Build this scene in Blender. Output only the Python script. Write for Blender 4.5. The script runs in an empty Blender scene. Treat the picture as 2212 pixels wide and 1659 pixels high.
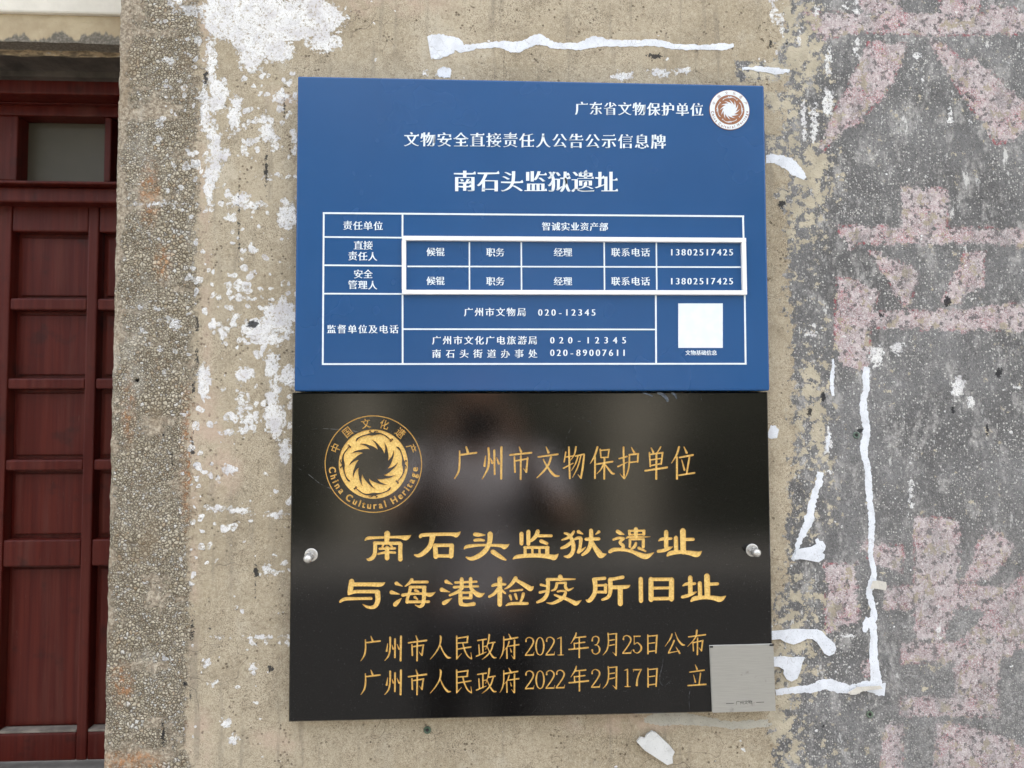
import bpy, math, random
import numpy as np
from mathutils import Vector, Matrix, geometry

random.seed(7)
RNG = np.random.default_rng(11)
scene = bpy.context.scene
COL = scene.collection

# ------------------------------------------------------------------ camera
YAW, PITCH, ROLL = math.radians(2.72991), math.radians(2.52811), math.radians(-0.15254)
CAM = Vector((0.0, -0.915, 1.55))
FPX = 0.69444 * 2212.0          # focal length in units of a 2212 px wide picture


def cam_dir(x, y):
    """direction in the world of a ray x right, y up, 1 forward in the camera"""
    c, s = math.cos(ROLL), math.sin(ROLL)
    x, y = c * x - s * y, s * x + c * y
    f, u = 1.0, y
    c, s = math.cos(PITCH), math.sin(PITCH)
    f, u = f * c - u * s, f * s + u * c
    c, s = math.cos(YAW), math.sin(YAW)
    x, f = x * c + f * s, -x * s + f * c
    return Vector((x, f, u))


fwd = cam_dir(0, 0)
right = cam_dir(1, 0) - fwd
up = cam_dir(0, 1) - fwd
cd = bpy.data.cameras.new("camera")
cam = bpy.data.objects.new("camera", cd)
COL.objects.link(cam)
R3 = Matrix((right.normalized(), up.normalized(), -fwd.normalized())).transposed()
cam.matrix_world = Matrix.Translation(CAM) @ R3.to_4x4()
cd.sensor_width = 36.0
cd.lens = 36.0 * 0.69444
cd.clip_start = 0.01
cd.clip_end = 500.0
cd.dof.use_dof = True
cd.dof.focus_distance = 0.90
cd.dof.aperture_fstop = 4.0
scene.camera = cam

# ------------------------------------------------------------------ light
SUN_EL, SUN_AZ = math.radians(70), math.radians(20)   # the sun stands high behind the house: its front is in open shade
world = bpy.data.worlds.new("World")
scene.world = world
world.use_nodes = True
wn = world.node_tree
wn.nodes.clear()
wo = wn.nodes.new("ShaderNodeOutputWorld")
wb = wn.nodes.new("ShaderNodeBackground")
sky = wn.nodes.new("ShaderNodeTexSky")
sky.sky_type = 'NISHITA'
sky.sun_disc = False
sky.sun_elevation = SUN_EL
sky.sun_rotation = SUN_AZ
sky.air_density = 1.2
sky.dust_density = 5.0
sky.ozone_density = 1.0
hs = wn.nodes.new("ShaderNodeHueSaturation")
hs.inputs["Saturation"].default_value = 0.35
wn.links.new(sky.outputs[0], hs.inputs["Color"])
wn.links.new(hs.outputs[0], wb.inputs[0])
wb.inputs[1].default_value = 0.15
wn.links.new(wb.outputs[0], wo.inputs[0])

sd = bpy.data.lights.new("sun", 'SUN')
sd.energy = 5.0
sd.angle = math.radians(0.5)
sd.color = (1.0, 0.96, 0.90)
sun = bpy.data.objects.new("sun", sd)
COL.objects.link(sun)
sdir = Vector((math.sin(SUN_AZ) * math.cos(SUN_EL), math.cos(SUN_AZ) * math.cos(SUN_EL), math.sin(SUN_EL)))
sun.rotation_euler = sdir.to_track_quat('Z', 'Y').to_euler()
sun.location = sdir * 20

scene.view_settings.view_transform = 'Standard'
scene.view_settings.look = 'None'
scene.view_settings.gamma = 1.0
scene.view_settings.use_curve_mapping = False
scene.view_settings.exposure = 2.4
scene.cycles.max_bounces = 6
scene.cycles.use_denoising = True

# ------------------------------------------------------------------ picture <-> wall helpers


def W(px, py, y=0.0):
    """point of the vertical plane at depth y that the photograph shows at px, py"""
    d = cam_dir((px - 1106.0) / FPX, -(py - 829.5) / FPX)
    t = (y - CAM.y) / d.y
    return Vector((CAM.x + d.x * t, y, CAM.z + d.z * t))


RI = R3.transposed()


def project(X, Y, Z):
    v = [X - CAM.x, Y - CAM.y, Z - CAM.z]
    a = RI[0][0] * v[0] + RI[0][1] * v[1] + RI[0][2] * v[2]
    b = RI[1][0] * v[0] + RI[1][1] * v[1] + RI[1][2] * v[2]
    c = -(RI[2][0] * v[0] + RI[2][1] * v[1] + RI[2][2] * v[2])
    return 1106.0 + FPX * a / c, 829.5 - FPX * b / c


# ------------------------------------------------------------------ object helpers
def empty(name, loc=(0, 0, 0), label=None, cat=None, group=None):
    o = bpy.data.objects.new(name, None)
    o.location = loc
    o.empty_display_size = 0.05
    COL.objects.link(o)
    tag(o, label, cat, group)
    return o


def tag(o, label=None, cat=None, group=None, kind=None):
    if label:
        o["label"] = label
    if cat:
        o["category"] = cat
    if group:
        o["group"] = group
    if kind:
        o["kind"] = kind
    return o


class MB:
    """collects vertices and faces in world coordinates"""

    def __init__(self):
        self.v, self.f = [], []

    def box(self, x0, x1, y0, y1, z0, z1):
        n = len(self.v)
        self.v += [(x0, y0, z0), (x1, y0, z0), (x1, y1, z0), (x0, y1, z0),
                   (x0, y0, z1), (x1, y0, z1), (x1, y1, z1), (x0, y1, z1)]
        self.f += [(n, n + 1, n + 5, n + 4), (n + 1, n + 2, n + 6, n + 5), (n + 2, n + 3, n + 7, n + 6),
                   (n + 3, n, n + 4, n + 7), (n + 4, n + 5, n + 6, n + 7), (n + 3, n + 2, n + 1, n)]
        return self

    def add(self, vs, fs):
        n = len(self.v)
        self.v += [tuple(p) for p in vs]
        self.f += [tuple(i + n for i in f) for f in fs]
        return self

    def lathe(self, base, axis, prof, n=24):
        """prof: list of (r, h) along axis"""
        axis = Vector(axis).normalized()
        a = axis.orthogonal().normalized()
        b = axis.cross(a)
        base = Vector(base)
        s = len(self.v)
        for r, h in prof:
            for k in range(n):
                t = 2 * math.pi * k / n
                self.v.append(tuple(base + axis * h + (a * math.cos(t) + b * math.sin(t)) * r))
        for i in range(len(prof) - 1):
            for k in range(n):
                k2 = (k + 1) % n
                self.f.append((s + i * n + k, s + i * n + k2, s + (i + 1) * n + k2, s + (i + 1) * n + k))
        self.f.append(tuple(s + k for k in reversed(range(n))))
        self.f.append(tuple(s + (len(prof) - 1) * n + k for k in range(n)))
        return self

    def build(self, name, mat, parent=None, bevel=0.0, seg=2, smooth=False):
        me = bpy.data.meshes.new(name)
        off = Vector(parent.location) if parent is not None else Vector((0, 0, 0))
        if parent is not None and parent.parent is not None:
            off = off + Vector(parent.parent.location)
        me.from_pydata([tuple(Vector(p) - off) for p in self.v], [], self.f)
        me.materials.append(mat)
        o = bpy.data.objects.new(name, me)
        COL.objects.link(o)
        if parent is not None:
            o.parent = parent
        if smooth:
            me.polygons.foreach_set("use_smooth", [True] * len(me.polygons))
        if bevel:
            m = o.modifiers.new("bevel", 'BEVEL')
            m.width = bevel
            m.segments = seg
            m.limit_method = 'ANGLE'
            m.harden_normals = False
        me.update()
        return o


# ------------------------------------------------------------------ node helpers
class NT:
    def __init__(self, name):
        self.mat = bpy.data.materials.new(name)
        self.mat.use_nodes = True
        self.t = self.mat.node_tree
        self.t.nodes.clear()
        self.out = self.t.nodes.new("ShaderNodeOutputMaterial")
        self.b = self.t.nodes.new("ShaderNodeBsdfPrincipled")
        self.t.links.new(self.b.outputs[0], self.out.inputs[0])
        tc = self.t.nodes.new("ShaderNodeTexCoord")
        self.co = tc.outputs["Object"]

    def _set(self, s, v):
        if isinstance(v, bpy.types.NodeSocket):
            self.t.links.new(v, s)
        elif isinstance(v, (tuple, list)):
            v = tuple(v)
            if len(s.default_value) == 4 and len(v) == 3:
                v = v + (1.0,)
            s.default_value = v
        else:
            s.default_value = v

    def m(self, op, a, b=0.0, clamp=False):
        n = self.t.nodes.new("ShaderNodeMath")
        n.operation = op
        n.use_clamp = clamp
        self._set(n.inputs[0], a)
        if len(n.inputs) > 1:
            self._set(n.inputs[1], b)
        return n.outputs[0]

    def mul(self, a, b): return self.m('MULTIPLY', a, b)
    def add(self, a, b): return self.m('ADD', a, b)
    def sub(self, a, b): return self.m('SUBTRACT', a, b)
    def mx(self, a, b): return self.m('MAXIMUM', a, b)
    def mn(self, a, b): return self.m('MINIMUM', a, b)

    def ss(self, x, lo, hi, a=0.0, b=1.0):
        n = self.t.nodes.new("ShaderNodeMapRange")
        n.interpolation_type = 'SMOOTHSTEP'
        self._set(n.inputs[0], x)
        self._set(n.inputs[1], lo)
        self._set(n.inputs[2], hi)
        self._set(n.inputs[3], a)
        self._set(n.inputs[4], b)
        return n.outputs[0]

    def mix(self, f, a, b):
        n = self.t.nodes.new("ShaderNodeMix")
        n.data_type = 'RGBA'
        self._set(n.inputs[0], f)
        self._set(n.inputs[6], a)
        self._set(n.inputs[7], b)
        return n.outputs[2]

    def noise(self, scale, detail=3.0, rough=0.55, vec=None, dist=0.0, col=False):
        n = self.t.nodes.new("ShaderNodeTexNoise")
        self._set(n.inputs["Vector"], vec if vec is not None else self.co)
        n.inputs["Scale"].default_value = scale
        n.inputs["Detail"].default_value = detail
        n.inputs["Roughness"].default_value = rough
        n.inputs["Distortion"].default_value = dist
        return n.outputs[1 if col else 0]

    def vor(self, scale, feature='F1', vec=None, rand=1.0):
        n = self.t.nodes.new("ShaderNodeTexVoronoi")
        n.feature = feature
        self._set(n.inputs["Vector"], vec if vec is not None else self.co)
        n.inputs["Scale"].default_value = scale
        n.inputs["Randomness"].default_value = rand
        return n

    def scalev(self, s, off=(0, 0, 0), vec=None):
        n = self.t.nodes.new("ShaderNodeMapping")
        self._set(n.inputs[0], vec if vec is not None else self.co)
        n.inputs["Scale"].default_value = s
        n.inputs["Location"].default_value = off
        return n.outputs[0]

    def warp(self, amt, scale, vec=None):
        c = self.noise(scale, 2, 0.5, vec, col=True)
        a = self.t.nodes.new("ShaderNodeVectorMath")
        a.operation = 'MULTIPLY_ADD'
        self.t.links.new(c, a.inputs[0])
        a.inputs[1].default_value = (amt, amt, amt)
        self._set(a.inputs[2], vec if vec is not None else self.co)
        return a.outputs[0]

    def attr(self, name):
        n = self.t.nodes.new("ShaderNodeAttribute")
        n.attribute_name = name
        return n.outputs["Fac"]

    def bump(self, h, dist, strength=1.0, normal=None):
        n = self.t.nodes.new("ShaderNodeBump")
        n.inputs["Distance"].default_value = dist
        n.inputs["Strength"].default_value = strength
        self._set(n.inputs["Height"], h)
        if normal is not None:
            self._set(n.inputs["Normal"], normal)
        self.t.links.new(n.outputs[0], self.b.inputs["Normal"])
        return n.outputs[0]

    def done(self, color=None, rough=None, metal=None, spec=None):
        if color is not None:
            self._set(self.b.inputs["Base Color"], color)
        if rough is not None:
            self._set(self.b.inputs["Roughness"], rough)
        if metal is not None:
            self._set(self.b.inputs["Metallic"], metal)
        if spec is not None:
            self._set(self.b.inputs["Specular IOR Level"], spec)
        return self.mat


def simple(name, col, rough=0.6, metal=0.0, var=0.12, scale=30, bumpd=0.0, bscale=200, spec=0.5):
    n = NT(name)
    k = n.noise(scale, 4, 0.6)
    c2 = tuple(c * (1 - 2 * var) for c in col)
    c = n.mix(n.ss(k, 0.3, 0.7), c2, tuple(min(1, c * (1 + var)) for c in col))
    if bumpd:
        n.bump(n.noise(bscale, 3, 0.6), bumpd)
    return n.done(c, rough, metal, spec)


# ------------------------------------------------------------------ numpy noise and shape fields
def vnoise(x, y, seed):
    r = np.random.default_rng(seed).random((256, 256))
    xi, yi = np.floor(x).astype(int), np.floor(y).astype(int)
    fx, fy = x - xi, y - yi
    fx, fy = fx * fx * (3 - 2 * fx), fy * fy * (3 - 2 * fy)
    a = r[xi & 255, yi & 255]
    b = r[(xi + 1) & 255, yi & 255]
    c = r[xi & 255, (yi + 1) & 255]
    d = r[(xi + 1) & 255, (yi + 1) & 255]
    return (a * (1 - fx) + b * fx) * (1 - fy) + (c * (1 - fx) + d * fx) * fy


def fbm(x, y, seed, oct=4):
    s, a, t = 0, 1.0, 0
    for k in range(oct):
        s = s + a * vnoise(x * 2 ** k, y * 2 ** k, seed + k)
        t += a
        a *= 0.5
    return s / t


def poly_sd(u, v, P):
    """signed distance in px, positive inside"""
    best = np.full(u.shape, 1e9)
    inside = np.zeros(u.shape, bool)
    n = len(P)
    for i in range(n):
        x0, y0 = P[i]
        x1, y1 = P[(i + 1) % n]
        dx, dy = x1 - x0, y1 - y0
        t = np.clip(((u - x0) * dx + (v - y0) * dy) / (dx * dx + dy * dy + 1e-9), 0, 1)
        best = np.minimum(best, (u - x0 - t * dx) ** 2 + (v - y0 - t * dy) ** 2)
        c = ((y0 > v) != (y1 > v)) & (u < (x1 - x0) * (v - y0) / (y1 - y0 + 1e-9) + x0)
        inside ^= c
    d = np.sqrt(best)
    return np.where(inside, d, -d)


def blobs(u, v, L, seed=3):
    """union of fuzzy ellipses (cx, cy, rx, ry): about signed distance in px"""
    best = np.full(u.shape, -60.0)
    for cx, cy, rx, ry in L:
        sel = (np.abs(u - cx) < rx + 60) & (np.abs(v - cy) < ry + 60)
        if not sel.any():
            continue
        q = np.sqrt(((u[sel] - cx) / rx) ** 2 + ((v[sel] - cy) / ry) ** 2)
        best[sel] = np.maximum(best[sel], (1 - q) * min(rx, ry))
    return best


# ------------------------------------------------------------------ WALL
def z4(x, y): return (1620 + x * .293, y * .293)
def z5(x, y): return (1620 + x * .293, 486 + y * .293)
def z6(x, y): return (1620 + x * .4141, 972 + y * .4141)


RED = [
    [z4(*p) for p in [(380, 80), (800, 85), (1100, 95), (2120, 100), (2120, 245), (1300, 255), (820, 235), (540, 290), (460, 200)]],
    [z4(*p) for p in [(820, -40), (1110, -40), (1120, 110), (820, 110)]],
    [z4(*p) for p in [(1400, -40), (1720, -40), (1680, 120), (1420, 120)]],
    [z4(*p) for p in [(1780, 20), (1960, 20), (2120, 200), (1700, 200)]],
    [z4(*p) for p in [(880, 300), (1180, 320), (1100, 480), (1060, 600), (980, 710), (800, 900), (620, 1020), (540, 1120), (512, 1080), (580, 900), (740, 600), (860, 350)]],
    [z4(*p) for p in [(1320, 305), (1440, 320), (1560, 440), (1700, 440), (1800, 540), (1900, 640), (2060, 760), (2060, 950), (1880, 1070), (1820, 1060), (1640, 800), (1560, 680), (1420, 470)]],
    [z4(*p) for p in [(1120, 1370), (1480, 1390), (1450, 1700), (1110, 1700)]],
    [z5(*p) for p in [(640, 5), (2120, 25), (2120, 155), (1500, 140), (800, 130), (740, 190), (700, 120)]],
    [z5(*p) for p in [(880, 195), (1000, 215), (1260, 340), (1180, 600), (1130, 600), (1030, 420)]],
    [z5(*p) for p in [(1590, 200), (1740, 190), (1720, 450), (1500, 610), (1420, 560)]],
    [z5(*p) for p in [(640, 640), (1400, 630), (2120, 560), (2120, 780), (1400, 770), (650, 745)]],
    [z5(*p) for p in [(640, 390), (780, 400), (960, 480), (900, 700), (880, 1050), (700, 1060), (630, 900)]],
    [z6(*p) for p in [(860, 345), (1100, 365), (1100, 690), (1010, 1010), (860, 1000)]],
    [z6(*p) for p in [(1240, 395), (1400, 500), (1250, 680), (1110, 690)]],
    [z6(*p) for p in [(560, 480), (800, 500), (800, 640), (640, 600)]],
    [z6(*p) for p in [(700, 710), (1500, 705), (1500, 830), (700, 830)]],
    [z6(*p) for p in [(1230, 860), (1500, 560), (1500, 1000), (1100, 1000)]],
    [z6(*p) for p in [(790, 1000), (1500, 1000), (1300, 1110), (790, 1115)]],
    [z6(*p) for p in [(1070, 1080), (1310, 1060), (1300, 1400), (1070, 1300)]],
    [z6(*p) for p in [(790, 1285), (1300, 1290), (1300, 1395), (790, 1390)]],
    [z6(*p) for p in [(970, 1420), (1110, 1430), (1500, 1560), (1500, 1720), (960, 1720)]],
    [z6(*p) for p in [(700, 1440), (800, 1430), (800, 1700), (680, 1700)]],
    [z6(*p) for p in [(390, 600), (560, 590), (570, 900), (400, 960)]],
    [z6(*p) for p in [(580, 1100), (640, 1100), (640, 1180), (590, 1180)]],
]
WHITE = [(478, 30, 38, 55), (560, 45, 90, 62), (660, 40, 90, 45), (600, 108, 36, 26), (540, 100, 30, 60), (700, 90, 40, 20),
         (455, 150, 12, 60), (443, 230, 12, 60), (470, 205, 22, 36), (462, 330, 16, 60), (452, 400, 12, 40),
         (574, 108, 10, 8), (510, 217, 14, 14), (504, 255, 14, 30), (568, 258, 12, 12), (574, 287, 16, 22),
         (592, 299, 10, 10), (595, 319, 14, 8), (486, 334, 9, 12), (603, 211, 18, 12), (565, 164, 8, 8),
         (516, 431, 26, 16), (545, 441, 28, 10), (618, 470, 22, 30), (495, 469, 8, 8), (337, 440, 48, 4),
         (460, 698, 12, 8), (504, 692, 10, 14), (480, 719, 10, 14), (600, 686, 38, 32), (557, 710, 42, 22),
         (580, 733, 36, 14), (624, 686, 14, 40), (440, 815, 16, 28), (440, 842, 12, 18), (527, 810, 22, 14),
         (586, 789, 18, 30), (595, 821, 10, 40), (618, 810, 18, 22), (586, 862, 14, 20), (592, 906, 24, 34),
         (598, 935, 12, 14), (521, 862, 8, 30), (539, 903, 16, 14), (510, 932, 30, 6), (615, 974, 14, 26),
         (495, 1015, 16, 9), (513, 643, 22, 4), (475, 642, 6, 6), (308, 663, 11, 5), (340, 666, 11, 5),
         (360, 689, 8, 8), (378, 701, 10, 9), (308, 713, 8, 6), (574, 1229, 10, 10), (592, 1236, 16, 4),
         (448, 1434, 7, 8), (545, 1443, 9, 5), (463, 1475, 10, 7), (489, 1566, 11, 12), (507, 1598, 12, 10),
         (363, 1560, 10, 6), (560, 1378, 60, 1.6), (520, 1102, 22, 6), (595, 1112, 28, 5), (460, 1100, 14, 4),
         (365, 130, 10, 6), (245, 20, 3, 20), (300, 360, 5, 4), (420, 20, 40, 12), (618, 380, 22, 1.6), (598, 1390, 34, 1.6),
         (1345, 163, 22, 11), (1425, 157, 24, 8), (1478, 150, 16, 9),
         (1790, 135, 4, 22), (1761, 258, 9, 42), (1737, 264, 5, 30), (1790, 223, 11, 32), (1851, 103, 5, 22),
         (2054, 255, 5, 14), (2095, 267, 5, 9), (2185, 138, 5, 26), (2194, 97, 4, 16), (1983, 120, 8, 6),
         (1752, 720, 15, 5), (1895, 767, 16, 22), (1942, 750, 15, 12), (2071, 838, 12, 25), (2098, 867, 9, 10),
         (2206, 838, 10, 12), (1672, 20, 8, 30), (1690, 45, 6, 22), (1728, 80, 4, 14), (1850, 18, 5, 16), (1765, 8, 5, 14), (1830, 12, 4, 10),
         (1968, 1060, 2.5, 30), (2030, 1358, 4, 16), (1832, 1375, 9, 2.5), (300, 1545, 3, 3), (340, 300, 5, 4),
         (1790, 965, 7, 40), (960, 158, 14, 10), (922, 155, 5, 5)]
BLACK = [(443, 170, 5, 22), (552, 1236, 6, 15), (551, 1268, 1.8, 14), (415, 1345, 3.5, 20), (412, 1370, 3, 14), (414, 960, 3, 22), (416, 975, 5, 10),
         (398, 1480, 6, 8), (410, 1500, 2.5, 16), (451, 1359, 3, 5), (418, 840, 3, 18), (425, 770, 4, 30), (425, 700, 3, 14),
         (613, 230, 3, 18), (574, 370, 4, 40), (292, 822, 5, 5), (352, 940, 3, 10), (370, 985, 3, 18), (350, 1585, 4, 30), (584, 1445, 8, 7),
         (2048, 651, 9, 11), (1905, 680, 6, 8), (2098, 208, 5, 3), (2160, 805, 7, 14), (1780, 860, 6, 12), (1750, 890, 6, 10),
         (1690, 440, 10, 9), (1702, 90, 4, 8), (1665, 92, 4, 9), (1780, 1570, 5, 4), (515, 480, 2, 60), (545, 700, 14, 8),
         (1860, 930, 6, 6), (2135, 930, 4, 14), (2060, 885, 5, 8), (1415, 120, 18, 6)]
ORANGE = [(320, 420, 20, 60), (275, 890, 10, 50), (350, 570, 14, 30), (260, 1480, 22, 40), (285, 1650, 60, 24), (420, 1560, 14, 50),
          (405, 1000, 12, 120), (2180, 1640, 10, 10), (1700, 1110, 12, 40)]
PINK = [(445, 940, 40, 100), (446, 640, 7, 260), (436, 420, 8, 120), (418, 1200, 6, 230), (430, 1600, 28, 60), (480, 1010, 40, 60),
        (600, 1600, 50, 26), (1350, 1560, 120, 24), (830, 10, 120, 20), (610, 210, 30, 20), (440, 60, 14, 60)]
BAND = [[(1600, 142), (1715, 145), (1715, 158), (1600, 160)], [(1660, 208), (1720, 208), (1720, 222), (1660, 222)], [(1655, 300), (1720, 302), (1720, 330), (1655, 326)],
        [(1690, 418), (1760, 410), (1760, 440), (1700, 445)]]


def wall_fields(X, Z):
    u, v = project(X, 0.0, Z)
    F = {}
    n1 = fbm(u / 60, v / 60, 21)
    n2 = fbm(u / 22, v / 22, 31)
    edge = 432 - (v * 0.018) + (n1 - .5) * 14
    F["pebble"] = (edge - u) / 30
    coarse = fbm(u / 110, v / 48, 41)
    # mortar left along the broken arris, and smoother horizontal bands
    rim = 262 - v * .026
    F["coarse"] = 0.10 + 2.3 * (coarse - .36) + np.clip((u - rim - 10) / 36, -0.4, 0.38) + np.clip((v - 350) / 900, -0.35, .15)
    gb = np.interp(v, [-400, 0, 100, 300, 420, 560, 700, 820, 1000, 1200, 1300, 1500, 1659, 2400],
                   [1712, 1716, 1706, 1704, 1735, 1722, 1730, 1740, 1722, 1728, 1705, 1690, 1688, 1690])
    g = (u - gb) + (n1 - .5) * 50 + (n2 - .5) * 24
    for P in BAND:
        g = np.maximum(g, poly_sd(u, v, P) * 1.5)
    F["grey"] = (g + 20) / 30
    F["isl"] = np.clip(0.60 - (u - gb) / 700, 0.40, 0.545) * np.clip(0.85 + .6 * (fbm(u / 80, v / 120, 51) - .45), 0, 1.1)
    r = np.full(u.shape, -60.0)
    for P in RED:
        r = np.maximum(r, poly_sd(u, v, P))
    F["red"] = r / 12
    F["white"] = blobs(u, v, WHITE) / 8
    F["black"] = blobs(u, v, BLACK) / 4
    F["orange"] = np.clip(blobs(u, v, ORANGE) / 20 + .5, 0, 1)
    F["pink"] = np.clip(blobs(u, v, PINK) / 24 + .5, 0, 1)
    fleck = np.where(u < 640, np.clip((u - 300) / 120, 0.25, 1) * np.interp(v, [0, 150, 1150, 1300, 1700], [1, .9, .8, .35, .3]),
                     np.interp(v, [0, 60, 200], [.12, .06, .1]))
    F["fleck"] = fleck
    F["speck"] = np.clip(0.30 + 1.5 * (fbm(u / 130, v / 130, 61) - .42) + np.interp(u, [1700, 1850, 2212], [.16, .04, .08])
                         + np.interp(v, [0, 500, 1000, 1659], [0, .06, .0, .12]), 0, 1)
    # stencilled marks are plainer low down, where the coat has weathered as a whole
    F["fade"] = np.clip((v - 1020) / 260, 0, 1) * np.clip((u - 1840) / 120, 0, 1)
    return F, u, v


def wall_material():
    n = NT("weathered_plaster")
    A = {k: n.attr(k) for k in ("pebble", "coarse", "grey", "isl", "red", "white", "black", "orange", "pink", "fleck", "speck", "fade")}
    big = n.noise(4, 4, 0.6)
    mid = n.noise(28, 5, 0.62)
    fine = n.noise(260, 3, 0.7)
    grit = n.noise(900, 2, 0.6)
    ragged = n.noise(170, 5, 0.68)          # eats at the edge of every coat
    w = n.warp(0.0022, 420)

    # -- beige render coat
    c = n.mix(n.ss(big, .35, .65), (0.355, 0.292, 0.198), (0.47, 0.398, 0.288))
    c = n.mix(n.ss(mid, .44, .70, 0, .6), c, (0.27, 0.222, 0.155))
    blot = n.noise(11, 6, .68, n.scalev((1, 1, .7), (4, 0, 1)))
    c = n.mix(n.ss(blot, .54, .70, 0, .6), c, (0.53, 0.475, 0.375))
    c = n.mix(n.ss(blot, .30, .43, .45, 0), c, (0.24, 0.205, 0.16))
    gamp = n.ss(n.noise(16, 4), .38, .62, .35, 1.15)
    c = n.mix(n.ss(fine, .48, .72, 0, .5), c, (0.56, 0.49, 0.37))
    c = n.mix(n.ss(fine, .30, .46, .5, 0), c, (0.17, 0.13, 0.085))
    c = n.mix(n.mul(gamp, n.ss(grit, .50, .66, 0, .75)), c, (0.13, 0.10, 0.066))
    c = n.mix(n.ss(grit, .34, .46, .6, 0), c, (0.58, 0.50, 0.38))
    pits = n.vor(150, 'F1', n.warp(0.004, 90))
    pit = n.m('MULTIPLY', n.ss(pits.outputs["Distance"], .16, .28, 1, 0), n.ss(n.noise(35, 3), .48, .62))
    c = n.mix(n.mul(pit, .8), c, (0.12, 0.09, 0.06))
    c = n.mix(n.mul(A["pink"], n.ss(mid, .36, .62, .0, .6)), c, (0.55, 0.41, 0.32))
    # faint vertical runs
    runs = n.noise(1, 4, 0.6, n.scalev((70, 70, 6)))
    c = n.mix(n.ss(runs, .55, .72, 0, .5), c, (0.22, 0.19, 0.145))
    hair = n.vor(9, 'DISTANCE_TO_EDGE', n.warp(.12, 14))
    hl = n.mul(n.ss(hair.outputs['Distance'], .0, .006, 1, 0), n.ss(n.noise(5, 3), .52, .58))
    c = n.mix(n.mul(hl, .7), c, (0.09, 0.07, 0.05))

    # -- exposed aggregate on the left strip
    pv = n.vor(330, 'F1', w)
    pe = n.vor(330, 'DISTANCE_TO_EDGE', w)
    pb = n.vor(235, 'F1', w)
    pbe = n.vor(235, 'DISTANCE_TO_EDGE', w)
    sel = n.ss(n.noise(22, 2), .48, .56)
    pc = n.mix(sel, pv.outputs["Color"], pb.outputs["Color"])
    sp = n.t.nodes.new("ShaderNodeSeparateColor")
    n.t.links.new(pc, sp.inputs[0])
    edge = n.t.nodes.new("ShaderNodeMix")
    n.t.links.new(sel, edge.inputs[0])
    n.t.links.new(pe.outputs["Distance"], edge.inputs[2])
    n.t.links.new(pbe.outputs["Distance"], edge.inputs[3])
    edge = edge.outputs[0]
    stone = n.mix(sp.outputs[0], (0.34, 0.285, 0.195), (0.62, 0.55, 0.425))
    stone = n.mix(n.ss(grit, .54, .70, 0, .4), stone, (0.14, 0.115, 0.085))
    stone = n.mix(n.ss(sp.outputs[1], .88, .97, 0, .6), stone, (0.36, 0.25, 0.15))
    stone = n.mix(n.ss(sp.outputs[2], .84, .95), stone, (0.64, 0.61, 0.55))
    gap = n.ss(edge, .03, .15, 1, 0)
    stone = n.mix(n.mul(gap, .85), stone, (0.075, 0.055, 0.038))
    mortar = n.mix(n.ss(fine, .35, .65), (0.22, 0.175, 0.125), (0.50, 0.43, 0.33))
    mortar = n.mix(n.ss(grit, .5, .66, 0, .7), mortar, (0.15, 0.115, 0.08))
    mortar = n.mix(n.ss(n.noise(420, 2), .6, .7, 0, .7), mortar, (0.15, 0.11, 0.08))
    cmask = n.ss(n.add(A["coarse"], n.mul(n.sub(ragged, .5), 1.6)), .38, .62)
    peb = n.mix(cmask, mortar, stone)
    stn = n.noise(13, 5, .65, n.scalev((1, 1, .6), (2, 5, 0)))
    peb = n.mix(n.ss(stn, .52, .68, 0, .5), peb, (0.27, 0.20, 0.125))
    peb = n.mix(n.ss(stn, .32, .45, .4, 0), peb, (0.56, 0.52, 0.45))
    peb = n.mix(n.mul(A["orange"], n.ss(ragged, .45, .62, .1, .8)), peb, (0.50, 0.23, 0.09))
    pm = n.ss(n.add(A["pebble"], n.add(n.mul(n.sub(ragged, .5), 2.4), n.mul(n.sub(n.noise(40, 4), .5), 1.8))), -.15, .35)
    c = n.mix(pm, c, peb)

    # -- white limewash left in patches and flecks
    wf = n.vor(75, 'F1', n.warp(0.016, 60))
    flk = n.ss(n.sub(n.mul(A["fleck"], .42), n.add(wf.outputs["Distance"], n.mul(n.sub(n.noise(19, 3), .45), 1.7))), -.02, .07)
    wn_ = n.add(n.mul(n.sub(ragged, .5), 5.5), n.mul(n.sub(n.noise(45, 5, .7), .5), 3.5))
    wm = n.ss(n.add(n.mn(A["white"], 1.3), wn_), -.05, .3)
    flk2 = n.ss(n.add(flk, n.mul(n.sub(n.noise(240, 5, .75), .5), 3.4)), .45, .7)
    wm = n.mx(wm, n.mul(n.mn(flk2, n.ss(flk, .0, .12)), n.ss(ragged, .34, .48)))
    wcol = n.mix(n.ss(n.noise(60, 4), .4, .7), (0.80, 0.79, 0.77), (0.66, 0.645, 0.65))
    wcol = n.mix(n.ss(grit, .52, .66, 0, .75), wcol, (0.36, 0.33, 0.30))
    wcol = n.mix(n.ss(n.noise(26, 4), .52, .66, 0, .6), wcol, (0.52, 0.49, 0.50))
    wbreak = n.ss(n.noise(330, 3, .7), .54, .64, 1, .15)

    # -- grey paint on the right with the aggregate rubbed through
    g = n.mix(n.ss(n.noise(9, 4), .35, .7), (0.125, 0.121, 0.118), (0.225, 0.220, 0.216))
    g = n.mix(n.ss(fine, .45, .7, 0, .5), g, (0.095, 0.093, 0.093))
    g = n.mix(n.ss(n.noise(1, 4, .6, n.scalev((120, 120, 9))), .6, .75, 0, .35), g, (0.36, 0.35, 0.34))
    g = n.mix(n.ss(grit, .52, .66, 0, .7), g, (0.055, 0.053, 0.054))
    g = n.mix(n.ss(n.noise(380, 3, .7, n.scalev((1, 1, .6))), .54, .68, 0, .55), g, (0.40, 0.385, 0.37))
    s1 = n.vor(330, 'F1', w)
    sc = n.t.nodes.new("ShaderNodeSeparateColor")
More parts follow.
